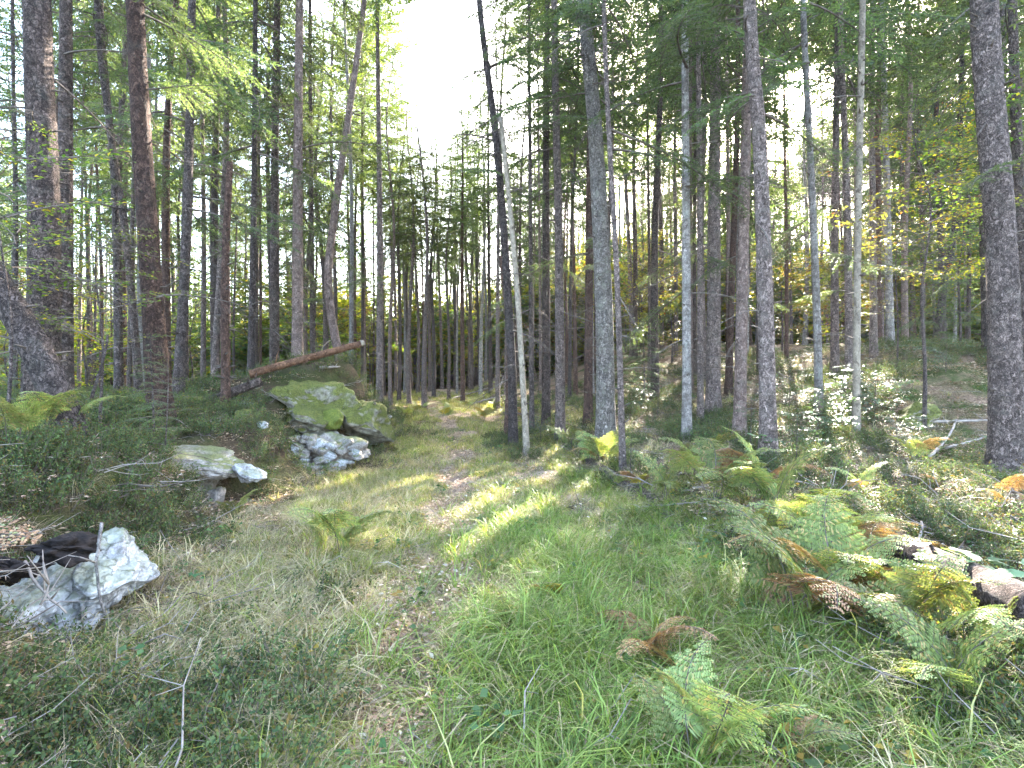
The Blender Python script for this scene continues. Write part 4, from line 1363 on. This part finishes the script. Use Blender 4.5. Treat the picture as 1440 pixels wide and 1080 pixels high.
a = ray(352, 526, 10.2)
b = ray(508, 483, 10.9)
lg = log_obj("fallen_pole", a, b, 0.075, 0.07, 'bark_orange', "reddish fallen pole resting on the mound with its broken pale end in the air", stub=7)
gcap = Geo()
g = Geo()
dirv = norm(np.array(b) - np.array(a))
cc = (np.array(a) + np.array(b)) / 2
tube(g, np.array([np.array(b) - cc - dirv * 0.01, np.array(b) - cc + dirv * 0.05, np.array(b) - cc + dirv * 0.07]), [0.074, 0.06, 0.03], 10, 0)
link("broken_end", g.mesh("broken_end", [M['bark_tan']]), lg)
log_obj("rotten_log", ray(275, 572, 9.6), ray(368, 536, 9.9), 0.10, 0.08, 'bark_brown', "dark rotten log sunk in the top of the mound below the fallen pole", stub=4)
A = ground_at(1262, 800)
Bq = ground_at(1475, 930)
log_obj("mossy_log", (A[0], A[1], A[2] + 0.2), (Bq[0], Bq[1], Bq[2] + 0.2), 0.10, 0.12, 'bark_brown', "rotting brown log lying on the verge under the round-leaved sapling", stub=5)
A = ground_at(1080, 742)
Bq = ground_at(1235, 790)
log_obj("mossy_log", (A[0], A[1], A[2] + 0.06), (Bq[0], Bq[1], Bq[2] + 0.08), 0.07, 0.10, 'bark_dark', "dark log partly buried under the whitish backlit bracken", stub=4)
A = ground_at(795, 628)
Bq = ground_at(925, 708)
log_obj("verge_log", (A[0], A[1], A[2] - 0.01), (Bq[0], Bq[1], Bq[2] - 0.02), 0.08, 0.10, 'bark_brown', "crumbling brown log edging the track at the foot of the big grey trunk", stub=8)
x, y, z = ground_at(130, 618)
log_obj("rotten_stump", (x - 0.35, y + 0.2, z + 0.18), (x + 0.12, y - 0.1, z + 0.02), 0.13, 0.07, 'bark_red', "broken reddish rotten stub on the bank below the steeply leaning trunk", "stump", stub=3)


def stick(px1, py1, px2, py2, r, label, up=0.05, bark='dead_wood', up2=None):
    a = ground_at(px1, py1)
    b = ground_at(px2, py2)
    return log_obj("fallen_branch", (a[0], a[1], a[2] + up), (b[0], b[1], b[2] + (up if up2 is None else up2)), r, r * 0.6, bark, label, "branch", bend=0.04, stub=4, seg=7)


def stickY(p1, Y1, p2, Y2, r, label, bark='dead_wood'):
    return log_obj("fallen_branch", ray(*p1, Y1), ray(*p2, Y2), r, r * 0.6, bark, label, "branch", bend=0.03, stub=3, seg=7)


stick(1285, 602, 1396, 600, .03, "long pale branch lying level across the slope beside the massive trunk", 0.1)
stick(1308, 652, 1345, 600, .022, "thin branch propped diagonally against the level pale branch", 0.1)
stick(1330, 640, 1400, 618, .02, "bare grey branch in the brushwood at the foot of the massive trunk", 0.1)
stick(635, 562, 690, 546, .04, "grey pole on the ground at the far end of the track", 0.05)
stick(655, 572, 712, 556, .04, "second grey pole lying parallel at the far end of the track", 0.05)
stick(690, 575, 708, 545, .04, "pale broken pole leaning toward the dark leaning trunk", 0.05, up2=0.5)
stick(1262, 720, 1345, 690, .012, "thin curved pale twig on the bare litter of the slope", 0.04)
stick(975, 700, 1085, 690, .014, "pale stick under the arching bracken", 0.12)
stick(895, 720, 990, 712, .012, "pale twig lying along the verge log", 0.06)
stick(530, 600, 560, 590, .02, "short stick in the grass past the shaded flank", 0.05)
stick(185, 870, 285, 935, .010, "long grey twig slanting through the heather in front of the white ledge", 0.06)
stick(195, 780, 300, 700, .008, "thin bare twig rising over the bank edge", 0.05)
stick(450, 525, 478, 527, .03, "cut pale stick on the crest behind the mossy boulder", 0.12)
stick(1270, 800, 1296, 765, .016, "short pale stick leaning by the rotting log", 0.05, up2=0.2)
stick(240, 690, 200, 660, .006, "fine bleached twig spray on the bank edge above the ledge tip", 0.1)
stickY((143, 735), 3.25, (147, 865), 3.15, .010, "upright grey twig standing in front of the white ledge tip", 'bark_pale')
stickY((36, 790), 3.1, (95, 862), 3.0, .009, "slanting grey twig in front of the white ledge under the rust frond")
stickY((56, 850), 2.9, (60, 800), 2.95, .006, "short dark twig in front of the low end of the white ledge")
stickY((128, 560), 6.2, (152, 470), 6.4, .018, "curved dark sapling stem bending on the bank between the trunks", 'bark_dark')


# ------------------------------------------------------------------ bracken
def frond_mesh(rng, mat, L=0.55, stem=0.22, droop=0.6, npair=17, wid=0.40, ls=0.011, name="frond"):
    """bracken frond growing along +x from the origin, arching over"""
    g = Geo()
    n = 16
    s = np.linspace(0, stem + L, n)
    ang = 1.35 - (1.25 + droop * 0.6) * (s / (stem + L)) ** 1.35
    dx, dz = np.cos(ang), np.sin(ang)
    ds = s[1] - s[0]
    A = np.stack([np.cumsum(dx) * ds - dx[0] * ds, 0.02 * np.sin(s * 6 + rng.uniform(0, 6)), np.cumsum(dz) * ds - dz[0] * ds], -1)
    tube(g, A, np.linspace(0.004, 0.0012, n), 4, 1, False)
    T = norm(np.gradient(A, axis=0))
    for k in range(npair):
        q = (k + 0.3) / npair
        sv = stem + L * q
        p = np.array([np.interp(sv, s, A[:, j]) for j in range(3)])
        tg = np.array([np.interp(sv, s, T[:, j]) for j in range(3)])
        up = norm(np.cross(np.cross(tg, [0, 0, 1.0]) + 1e-6, tg))
        pl = L * wid * (1 - q) ** 0.85 * rng.uniform(0.85, 1.1) + 0.015
        for sg in (-1, 1):
            if rng.random() < 0.05:
                continue
            sd = np.array([0, sg, 0.0])
            a = rng.uniform(0.25, 0.5)
            d = norm(sd * math.cos(a) + tg * math.sin(a) + up * rng.uniform(-0.15, 0.15))
            m = max(4, int(pl / ls))
            u = (np.arange(m) + 0.5) / m
            dr = -0.25 * droop * pl
            P = p + d * (pl * u)[:, None] + np.array([0, 0, dr]) * (u ** 2)[:, None]
            ll = np.minimum(0.30 * pl, 0.075) * (1 - u) ** 0.7 + 0.006
            tube(g, np.array([p, p + d * pl + np.array([0, 0, dr])]), [0.0015, 0.0006], 3, 1, False)
            side = norm(np.cross(up, d))
            for s2 in (-1, 1):
                D = side * s2 + d * 0.45
                D = np.repeat(D[None], m, 0) + rng.normal(0, 0.10, (m, 3))
                diamonds(g, P, D, np.repeat(up[None], m, 0) + rng.normal(0, 0.22, (m, 3)), ll * rng.uniform(0.85, 1.1, m), ls * 0.85, 0, 0.15, 0.35)
    return g.mesh(name, [mat, M['twig_wood']])


rf = np.random.default_rng(61)
FR = {}
M['fern_gold'] = leafmat("bracken gold", (0.26, 0.20, 0.02), (0.45, 0.34, 0.04), trans=0.4, tcol=1.2)
for key, mt in (('y', 'fern_gold'), ('g', 'fern_green'), ('p', 'fern_pale'), ('b', 'fern_brown')):
    FR[key] = [frond_mesh(rf, M[mt], L=rf.uniform(0.45, 0.62), stem=rf.uniform(0.15, 0.3), droop=rf.uniform(0.3, 1.0) + (0.5 if key == 'b' else 0)) for _ in range(4)]


def fern(px, py, s, fr, label, az0=None, Y=None, spread=6.28, el=0.0):
    """fr: a string of frond kinds; az0: the direction the first frond grows"""
    rng = np.random.default_rng(hash_(label) % 99991)
    if Y is None:
        x, y, z = ground_at(px, py)
    else:
        x, y = (px - 720) / FPX * Y, Y
        z = hz(x, y)
    t = empty("bracken_fern", (x, y, z), label, "fern", "bracken ferns")
    az = rng.uniform(0, 6.28) if az0 is None else az0
    for k, c in enumerate(fr):
        a = az + (k + 0.5 - len(fr) / 2) * spread / len(fr) + rng.normal(0, 0.18)
        o = link("frond", FR[c][rng.integers(4)], t, (rng.normal(0, .03) * s, rng.normal(0, .03) * s, -0.02), branch_up_quat(a, el + 0.12 + rng.normal(0, 0.16), rng.normal(0, 0.25)), s * 1.12 * rng.uniform(0.85, 1.15))
    return t


FERNS = [
    (1005, 708, 1.5, 'gpgp', "green bracken arching in front of the trunks behind the verge log", dict(az0=3.6, spread=5.0)),
    (1060, 705, 1.3, 'pbpb', "bracken with tan drooping fronds in front of the scaly trunk", dict(az0=4.2, spread=4.5)),
    (1100, 735, 1.2, 'ggpgg', "bluish green bracken at the foot of the scaly trunk", dict(az0=3.9, spread=5.0)),
    (1150, 792, 1.25, 'pppp', "whitish backlit bracken over the dark buried log", dict(az0=4.4, spread=4.0)),
    (1230, 810, 0.95, 'bbb', "faded pinkish brown bracken collapsed beside the backlit one", dict(az0=5.4, spread=3.5)),
    (1120, 890, 1.2, 'ggbgpb', "large bracken clump with rust and green fronds hanging down", dict(az0=4.7, spread=6.0)),
    (1180, 850, 1.1, 'bgbpg', "rust coloured bracken fronds behind the large mixed clump", dict(az0=5.2, spread=5.0)),
    (1270, 915, 0.95, 'gpgg', "green bracken in front of the rotting log", dict(az0=4.6, spread=5.5)),
    (1380, 930, 0.8, 'gpg', "bracken with grey-green fronds below the round-leaved sapling", dict(az0=4.2, spread=4.5)),
    (920, 950, 0.8, 'bbbb', "small withered orange-brown bracken standing alone in the long grass", dict(az0=4.7, spread=6.0)),
    (985, 1075, 0.85, 'ppppp', "pale green bracken rising from the bottom edge of the view", dict(az0=4.4, spread=6.28, Y=2.12)),
    (1100, 1090, 0.5, 'bpb', "yellowing bracken tip beside the pale one at the bottom edge", dict(az0=5.6, spread=4.0)),
    (845, 655, 1.1, 'gbgpg', "bracken with yellowing fronds before the big lichen-grey trunk", dict(az0=4.2, spread=5.0)),
    (870, 690, 0.75, 'ppb', "pale sunlit bracken low on the verge before the slim trunk", dict(az0=4.5, spread=5.0)),
    (470, 790, 1.0, 'pgpgp', "green bracken in the grass at the track edge beside the dry tussocks", dict(az0=5.0, spread=5.0)),
    (335, 735, 0.55, 'ggp', "small bracken sprig in front of the overhanging slab", dict(az0=4.8, spread=4.0)),
    (80, 625, 0.95, 'pppgp', "pale green bracken spreading under the leaning trunk on the bank", dict(az0=4.7, spread=6.0)),
    (20, 640, 0.9, 'ppg', "pale bracken at the frame edge on the bank beside the thickest trunk", dict(az0=5.4, spread=4.0)),
    (320, 665, 0.45, 'bpb', "small rusty frond lying over the overhanging slab", dict(az0=4.7, spread=3.0)),
    (560, 640, 0.5, 'gg', "small bracken on the bend below the shaded flank", dict(az0=5.0, spread=3.0)),
    (985, 668, 1.0, 'ppg', "pale bracken higher up between the whitish and the pinkish trunks", dict(az0=4.4, spread=4.0)),
    (1285, 650, 0.7, 'ppbp', "sunlit whitish bracken in front of the level pale branch", dict(az0=4.6, spread=5.0)),
    (1330, 700, 0.6, 'bbb', "pinkish dead bracken on the litter slope beside the massive trunk", dict(az0=4.0, spread=5.0)),
    (1425, 715, 0.6, 'bbb', "red-brown dead bracken against the foot of the massive trunk", dict(az0=4.4, spread=5.0)),
    (695, 578, 0.8, 'ppgp', "sunlit yellow bracken where the track ends", dict(az0=4.6, spread=6.0)),
    (735, 590, 0.8, 'bpbp', "sunlit orange bracken at the foot of the pale dead pole", dict(az0=4.6, spread=6.0)),
    (655, 575, 0.8, 'pgp', "bright bracken on the lip at the far end of the track", dict(az0=4.6, spread=6.0)),
    (590, 580, 0.8, 'pgp', "bright fern at the far end of the track under the thin straight trunks", dict(az0=4.6, spread=6.0)),
    (570, 588, 0.9, 'pgpy', "yellowing bracken at the foot of the mound where the track bends", dict(az0=4.6, spread=6.0)),
    (625, 590, 0.9, 'ppyg', "bright yellowing bracken across the middle of the track end", dict(az0=4.6, spread=6.0)),
    (680, 592, 0.9, 'pypp', "golden bracken beside the middle of the track end", dict(az0=4.6, spread=6.0)),
    (935, 705, 0.9, 'gpg', "green and pale bracken trailing over the verge log", dict(az0=4.6, spread=5.0)),
    (800, 632, 0.9, 'gpp', "bracken on the track edge before the stub-dotted trunk", dict(az0=4.6, spread=5.0)),
    (1075, 790, 0.9, 'ggpg', "fresh green bracken between the track and the backlit bracken", dict(az0=4.2, spread=5.0)),
    (1350, 1010, 0.8, 'gpg', "green bracken low in the undergrowth near the bottom corner", dict(az0=4.2, spread=5.0)),
    (770, 855, 0.42, 'yyg', "small golden fern tuft in the grass between the ruts", dict(az0=4.9, spread=3.0, el=0.3)),
    (1215, 700, 0.7, 'pbp', "faded bracken on the litter between the scaly trunk and the hummock", dict(az0=4.4, spread=5.0)),
    (900, 690, 0.7, 'byb', "orange-tinged bracken at the low end of the verge log", dict(az0=4.9, spread=4.0)),
    (708, 900, 0.4, 'gg', "tiny upright green fern in the long grass between the ruts", dict(az0=4.9, spread=1.5, el=0.5)),
]
for px, py, s, fr_, lab, kw in FERNS:
    fern(px, py, s, fr_, lab, **kw)
# the rust frond hanging over the white ledge
t = empty("bracken_fern", (-3.0, 2.85, 0.50), "single rust frond reaching over the dark hollow of the white ledge", "fern", "bracken ferns")
fm = frond_mesh(rf, M['fern_brown'], L=0.7, stem=0.12, droop=0.5, ls=0.018)
link("frond", fm, t, (0, 0, 0), branch_up_quat(0.12, -0.1, 0.5), 1.0)


# ------------------------------------------------------------------ broadleaf saplings, shrubs
def spray(rng, L, m, leaf=(0.03, 0.055), n=60, flat=0.22):
    """a flat layered spray of leaves along +x"""
    g = Geo()
    t = np.linspace(0, 1, 6)
    A = np.stack([L * t, 0.06 * L * np.sin(t * 4 + rng.uniform(0, 6)), L * (0.12 * t - 0.2 * t ** 2)], -1)
    tube(g, A, np.linspace(0.006, 0.0015, 6), 4, 0, False)
    q = rng.uniform(0.15, 1, n)
    sd = rng.choice([-1, 1], n)
    off = rng.random(n) * 0.34 * L * (1.05 - q)
    P = np.stack([np.interp(q, t, A[:, k]) for k in range(3)], -1)
    P = P + np.stack([off * 0.7, sd * off, rng.normal(0, 0.02, n) - off * 0.1], -1)
    D = np.stack([np.full(n, 0.8), sd * rng.uniform(0.1, 1, n), rng.normal(-0.15, 0.2, n)], -1)
    l = rng.uniform(*leaf, n)
    diamonds(g, P, D, np.array([0, 0, 1.0]) + rng.normal(0, flat, (n, 3)), l, l * 0.6, 1, 0.1, 0.5)
    for k in range(0, n, 5):
        b = np.array([np.interp(q[k] * 0.9, t, A[:, j]) for j in range(3)])
        tube(g, np.array([b, P[k]]), [0.002, 0.001], 3, 0, False)
    return g.arrays()


def sapling_crown(rng, h, rad, n, mat, leaf=(0.03, 0.055), nl=60, z0=0.25, name="crown"):
    g = Geo()
    pool = [spray(rng, 1.0, None, leaf, nl) for _ in range(4)]
    for k in range(n):
        t = z0 + (1 - z0) * (k + rng.random()) / n
        r = rad * (0.35 + 0.75 * math.sin(math.pi * min(1, (t - z0) / (1 - z0) * 0.85 + 0.12))) * rng.uniform(0.7, 1.15)
        V, Q, T, mq, mt = pool[rng.integers(4)]
        az = rng.uniform(0, 6.28)
        Mx = np.array(rot_m(az, rng.uniform(0.0, 0.5), rng.normal(0, 0.3), 1.0, (0, 0, t * h)))
        V2 = V.copy()
        V2 = V2 * r if leaf[1] * r < leaf[1] * 0.6 else V2 * r
        g.merge((V2, Q, T, mq, mt), Mx)
    return g.mesh(name, [M['twig_wood'], mat])


def sapling(px, Y, h, rad, n, mat, label, name="beech_sapling", cat="sapling", group=None, r0=0.02, leaf=(0.03, 0.055), nl=60, z0=0.25, lean=0.0, zoff=0.0, crown_name="crown"):
    rng = np.random.default_rng(hash_(label) % 88883)
    x = (px - 720) / FPX * Y
    z = hz(x, Y)
    t = empty(name, (x, Y, z + zoff), label, cat, group)
    g = Geo()
    zz = np.linspace(-0.1, h, 14)
    P = np.stack([lean * zz + 0.03 * np.sin(zz * 2.1) * zz, 0.02 * np.sin(zz * 1.7) * zz, zz], -1)
    tube(g, P, np.linspace(r0, 0.003, 14), 7, 0)
    link("trunk", g.mesh("trunk", [M['bark_dark']], True), t)
    c = link(crown_name, sapling_crown(rng, h, rad, n, M[mat], leaf, nl, z0), t)
    c.rotation_euler = (0, math.atan(lean), 0)
    return t


SAP = [
    (1300, 9.0, 5.6, 1.3, 46, 'beech_yellow', "young broadleaf tree with yellow autumn leaves above the hummock", dict(z0=0.42, r0=.035)),
    (1262, 12.5, 4.2, 1.2, 34, 'beech_yellow', "smaller yellowing sapling lit by the sun on the hummock crest", dict(z0=0.2)),
    (1350, 15.0, 5.5, 1.8, 40, 'beech_green', "green broadleaf tree behind the hummock crest", dict(z0=0.2, r0=.04)),
    (1400, 11.0, 6.0, 1.6, 46, 'beech_green', "green broadleaf tree beyond the massive trunk", dict(z0=0.4, r0=.04)),
    (140, 6.6, 2.7, 1.2, 22, 'beech_green', "thin green sapling with level leaf layers between the thick trunks on the bank", dict(z0=0.35)),
    (10, 5.4, 3.3, 1.1, 26, 'beech_green', "leafy sapling at the frame edge in front of the thickest trunk", dict(z0=0.5)),
    (232, 6.4, 1.3, 0.5, 14, 'beech_green', "little sapling with pale leaves beside the spruce sapling", dict(z0=0.4, r0=.01)),
    (886, 8.2, 0.75, 0.28, 12, 'fern_pale', "small sapling with backlit whitish leaves at the foot of the slim trunk", dict(z0=0.15, r0=.006, leaf=(.02, .035), nl=30)),
    (880, 31, 5.0, 2.0, 30, 'beech_yellow', "sunlit yellow-green tree deep in the stand behind the stub-dotted trunk", dict(z0=0.15, r0=.04, leaf=(.05, .09))),
    (900, 26, 6.0, 2.4, 40, 'beech_yellow', "sunlit yellow-green tree deep behind the slim trunk", dict(z0=0.15, r0=.04, leaf=(.05, .09))),
    (945, 22, 4.2, 1.8, 30, 'beech_yellow', "low sunlit yellow-green tree deep behind the whitish banded trunk", dict(z0=0.1, r0=.04, leaf=(.05, .09))),
    (770, 44, 6.0, 2.4, 36, 'beech_green', "bright green tree far behind the dark brown trunk", dict(z0=0.1, r0=.05, leaf=(.06, .10))),
    (690, 38, 6.0, 2.6, 36, 'beech_yellow', "yellowish tree beyond the far end of the track", dict(z0=0.1, r0=.05, leaf=(.07, .12))),
    (620, 42, 6.0, 2.6, 36, 'beech_yellow', "pale yellow-green tree in the light beyond the thin straight trunks", dict(z0=0.1, r0=.05, leaf=(.07, .12))),
    (520, 30, 5.5, 2.2, 36, 'beech_green', "green tree in the light behind the bent pine", dict(z0=0.1, r0=.05, leaf=(.05, .09))),
    (440, 26, 5.0, 2.0, 36, 'beech_green', "green thicket tree behind the fallen pole", dict(z0=0.05, r0=.05, leaf=(.05, .09))),
    (270, 22, 4.5, 2.0, 36, 'beech_green', "pale green thicket tree behind the broken snag", dict(z0=0.05, r0=.05, leaf=(.05, .09))),
    (120, 18, 5.0, 2.2, 40, 'beech_yellow', "bright thicket tree seen between the bank trunks", dict(z0=0.1, r0=.05, leaf=(.05, .09))),
    (10, 20, 5.0, 2.2, 40, 'beech_green', "light green thicket tree beyond the bank at the frame edge", dict(z0=0.1, r0=.05, leaf=(.05, .09))),
    (1100, 24, 4.5, 2.0, 30, 'beech_yellow', "sunlit yellow-green tree glimpsed between the scaly and pale slender trunks", dict(z0=0.1, r0=.05, leaf=(.05, .09))),
    (1330, 22, 5.0, 2.2, 36, 'beech_green', "green tree high on the slope behind the forked leaning trunk", dict(z0=0.1, r0=.05, leaf=(.05, .09))),
]
for px, Y, h, rad, n, mt, lab, kw in SAP:
    sapling(px, Y, h, rad, n, mt, lab, name="broadleaf_sapling", cat="sapling" if h < 5 else "tree", **kw)

SHR = [
    (1150, 8.6, 1.0, 0.55, 30, "bluish green leafy shrub in front of the pale slender trunk"),
    (1185, 9.2, 1.2, 0.6, 34, "dense bluish shrub around the bare tan pole"),
    (1230, 9.4, 1.0, 0.6, 30, "bluish shrub spreading toward the hummock past the tan pole"),
    (1120, 7.6, 0.75, 0.42, 22, "low bluish shrub beside the scaly trunk"),
    (1055, 8.0, 0.95, 0.3, 12, "thin shrub with bluish leaves in front of the pinkish grey trunk"),
    (1110, 10.5, 1.0, 0.6, 26, "dark shrub in the shade behind the bluish ones"),
    (760, 12.5, 0.6, 0.5, 20, "low grey-green shrub at the foot of the pale dead pole"),
    (925, 12.5, 0.9, 0.6, 22, "shaded green shrub between the lichen-grey and the whitish trunk"),
    (1330, 10.5, 0.7, 0.6, 24, "low shrub on the side of the hummock above the level branch"),
    (1260, 8.0, 0.55, 0.5, 22, "low shrub tangled in the brushwood below the hummock"),
]
for px, Y, h, rad, n, lab in SHR:
    sapling(px, Y, h, rad, n, 'blue_leaf', lab, name="leafy_shrub", cat="shrub", r0=.008, leaf=(.05, .085), nl=46, z0=0.08)

# small spruces
def small_spruce(px, Y, h, label, dens=34, rad=0.55):
    rng = np.random.default_rng(hash_(label) % 7919)
    x = (px - 720) / FPX * Y
    z = hz(x, Y)
    t = empty("spruce_sapling", (x, Y, z), label, "sapling")
    g = Geo()
    P = np.stack([0.02 * np.sin(np.linspace(0, 5, 10)), 0 * np.linspace(0, 1, 10), np.linspace(-0.1, h, 10)], -1)
    tube(g, P, np.linspace(0.018 * h / 1.5, 0.003, 10), 7, 0)
    link("trunk", g.mesh("trunk", [M['bark_dark']], True), t)
    g = Geo()
    pool = [bough(rng, 1.0, 0.05, 0.2, step=0.06, nl=0.06, nw=0.014, nstep=0.03, side=0.45) for _ in range(3)]
    az = 0
    for k in range(dens):
        q = 0.12 + 0.86 * (k + rng.random()) / dens
        az += 2.4
        g.merge(pool[k % 3], rot_m(az, rng.uniform(-0.1, 0.3), rng.normal(0, .2), rad * ((1 - q) ** 0.8 + 0.12) * rng.uniform(.7, 1.1), (0, 0, q * h)))
    link("crown", g.mesh("crown", [M['twig_wood'], M['needles']]), t)


small_spruce(214, 6.9, 1.65, "small spruce sapling in front of the thick red-brown trunk", 40, 0.5)
small_spruce(470, 16, 3.2, "young spruce behind the raised end of the fallen pole", 40, 0.9)
small_spruce(905, 15, 2.6, "young spruce in the shade between the lichen-grey and whitish trunks", 36, 0.9)
small_spruce(1320, 15.5, 2.6, "dark young spruce on the crest of the hummock", 40, 1.0)
small_spruce(30, 11, 2.6, "young spruce behind the thickest trunk on the bank", 36, 0.9)
small_spruce(860, 20, 3.6, "taller young spruce behind the lichen-grey trunk", 40, 1.1)


# round-leaved saplings at the verge: each leaf a part
def round_leaf(rng, s):
    g = Geo()
    k = 12
    a = np.linspace(0, 2 * math.pi, k, endpoint=False)
    r = s * (0.5 + 0.06 * np.cos(3 * a) - 0.10 * np.cos(a) * (np.cos(a) < 0)) * (1 + rng.normal(0, .04, k))
    ring = np.stack([0.5 * s + r * np.cos(a) * 1.12, r * np.sin(a) * 0.95, 0.05 * s * np.cos(2 * a) + rng.normal(0, .012 * s, k)], -1)
    V = np.concatenate([ring, [[0.5 * s, 0, 0.03 * s]]])
    T = np.stack([np.arange(k), (np.arange(k) + 1) % k, np.full(k, k)], -1)
    g.add(V, None, T, 0)
    return g.mesh("leaf", [M['big_leaf']], True)


LEAFM = [round_leaf(rf, 0.10) for _ in range(4)]


def round_sapling(px, py, h, leaves, label):
    rng = np.random.default_rng(hash_(label) % 5557)
    x, y, z = ground_at(px, py)
    t = empty("broadleaf_seedling", (x, y, z), label, "seedling")
    g = Geo()
    P = np.array([[0, 0, -.03], [0.01, 0, h * 0.5], [0.03, 0, h]])
    tube(g, P, [0.005, 0.004, 0.002], 6, 0)
    link("stem", g.mesh("stem", [M['bark_red']], True), t)
    for k in range(leaves):
        az = k * 2.4 + rng.normal(0, .3)
        q = rng.uniform(0.55, 1.0)
        rr_ = rng.uniform(0.02, 0.15)
        tip = np.array([math.cos(az) * rr_, math.sin(az) * rr_, h * q])
        link("leaf", LEAFM[k % 4], t, tuple(tip), branch_up_quat(az, rng.uniform(-0.3, 0.1), rng.normal(0, .2)), rng.uniform(0.75, 1.25))
        g = Geo()
        tube(g, np.array([[0.02, 0, h * q * 0.8], tip]), 0.0015, 3, 0, False)
        link("leaf_stalk", g.mesh("leaf_stalk", [M['bark_red']]), t)


round_sapling(1330, 885, 0.52, 15, "seedling with big round pale leaves behind the rotting log")
round_sapling(1425, 900, 0.5, 14, "seedling with round bright leaves at the frame edge over the log")
round_sapling(1060, 655, 0.5, 9, "seedling with a few pale round leaves before the pinkish grey trunk")
round_sapling(1148, 600, 0.3, 8, "seedling with pale leaves at the foot of the pale slender trunk")

# far woods closing the view, past those counted one by one
def far_woods():
    rng = np.random.default_rng(99)
    srcs = []
    for k in range(4):
        g = Geo()
        z = np.linspace(-0.5, 18, 8)
        P = np.stack([0.05 * np.sin(z * .4), 0 * z, z], -1)
        tube(g, P, np.linspace(0.16, 0.04, 8), 6, 0, False)
        b = COARSE[k]
        az = 0
        for j in range(34):
            q = (j + rng.random()) / 34
            az += 2.4
            g.merge(b, rot_m(az, rng.uniform(-0.3, 0.1), rng.normal(0, .2), 0.9 * spr_prof(q), (0, 0, 7.5 + q * 10.3)), 1)
        srcs.append(g.mesh("far_tree", [M['bark_pink'], M['twig_wood'], M['needles']]))
    n = 1900
    y = 54 + 74 * rng.random(n) ** 1.2
    x = rng.uniform(-1.15, 1.15, n) * y
    pp = 720 + FPX * x / y
    keep = ~((((pp > 510) & (pp < 735)) | ((pp > 290) & (pp < 380))) & (rng.random(n) < 0.6)) & ((pp > 735) | (rng.random(n) < 0.6))
    x, y = x[keep], y[keep]
    n = len(x)
    pts = np.stack([x, y, H(x, y)], -1)
    scatter("far_woods", srcs, pts, rng.uniform(0.75, 1.1, n), "dense conifer wood reading as one mass in the distance", tilt=0.02, rng=rng)


far_woods()


def far_thicket():
    rng = np.random.default_rng(123)
    for nm, mt, n, seed, lab in (("far_thicket", 'beech_yellow', 300, 5, "sunlit yellow-green thicket glowing between the distant trunks"), ("far_undergrowth", 'beech_green', 620, 6, "green undergrowth reading as one mass behind the trunks")):
        srcs = [sapling_crown(rng, 5.6, 1.9, 46, M[mt], (0.10, 0.17), 40, 0.05, "bush") for _ in range(3)]
        u = rng.random(n * 5)
        y = 27 + 48 * u
        x = rng.uniform(-1.1, 1.1, n * 5) * y
        keep = vnoise(x * 0.11 + seed, y * 0.11) > (0.15 if nm == "far_thicket" else -0.35)
        pp = 720 + FPX * x / y
        keep &= ~((pp > 510) & (pp < 735) & ((y < 38) | (rng.random(len(x)) < 0.2)))
        for q_ in np.nonzero(keep)[0]:
            zt = hz(x[q_], y[q_])
            if any(zt - 1 < z < zt + 8.5 for z in sun_z(x[q_], y[q_], 2.3)):
                keep[q_] = False
        x, y = x[keep][:n], y[keep][:n]
        pts = np.stack([x, y, H(x, y) - 0.2], -1)
        scatter(nm, srcs, pts, rng.uniform(0.6, 1.5, len(pts)) * (0.6 + y * 0.012), lab, tilt=0.08, rng=rng)


far_thicket()
print("objects", len(bpy.data.objects), "bg", nbg)



# ------------------------------------------------------------------ the air
def haze(density):
    x0, x1, y0, y1, z0, z1 = -330, 330, -10.5, 225, -7.0, 32.0
    g = Geo()
    V = [(x, y, z) for z in (z0, z1) for y in (y0, y1) for x in (x0, x1)]
    g.add(V, [[0, 2, 3, 1], [4, 5, 7, 6], [0, 1, 5, 4], [2, 6, 7, 3], [0, 4, 6, 2], [1, 3, 7, 5]])
    m, t, out = newmat("air")
    pv = t.nodes.new("ShaderNodeVolumePrincipled")
    pv.inputs["Color"].default_value = (0.95, 0.96, 1.0, 1)
    pv.inputs["Density"].default_value = density
    pv.inputs["Anisotropy"].default_value = 0.5
    t.links.new(pv.outputs[0], out.inputs["Volume"])
    tag(link("haze", g.mesh("haze", [m])), "thin bright haze in the forest air", None, None, "stuff")


haze(0.0004)
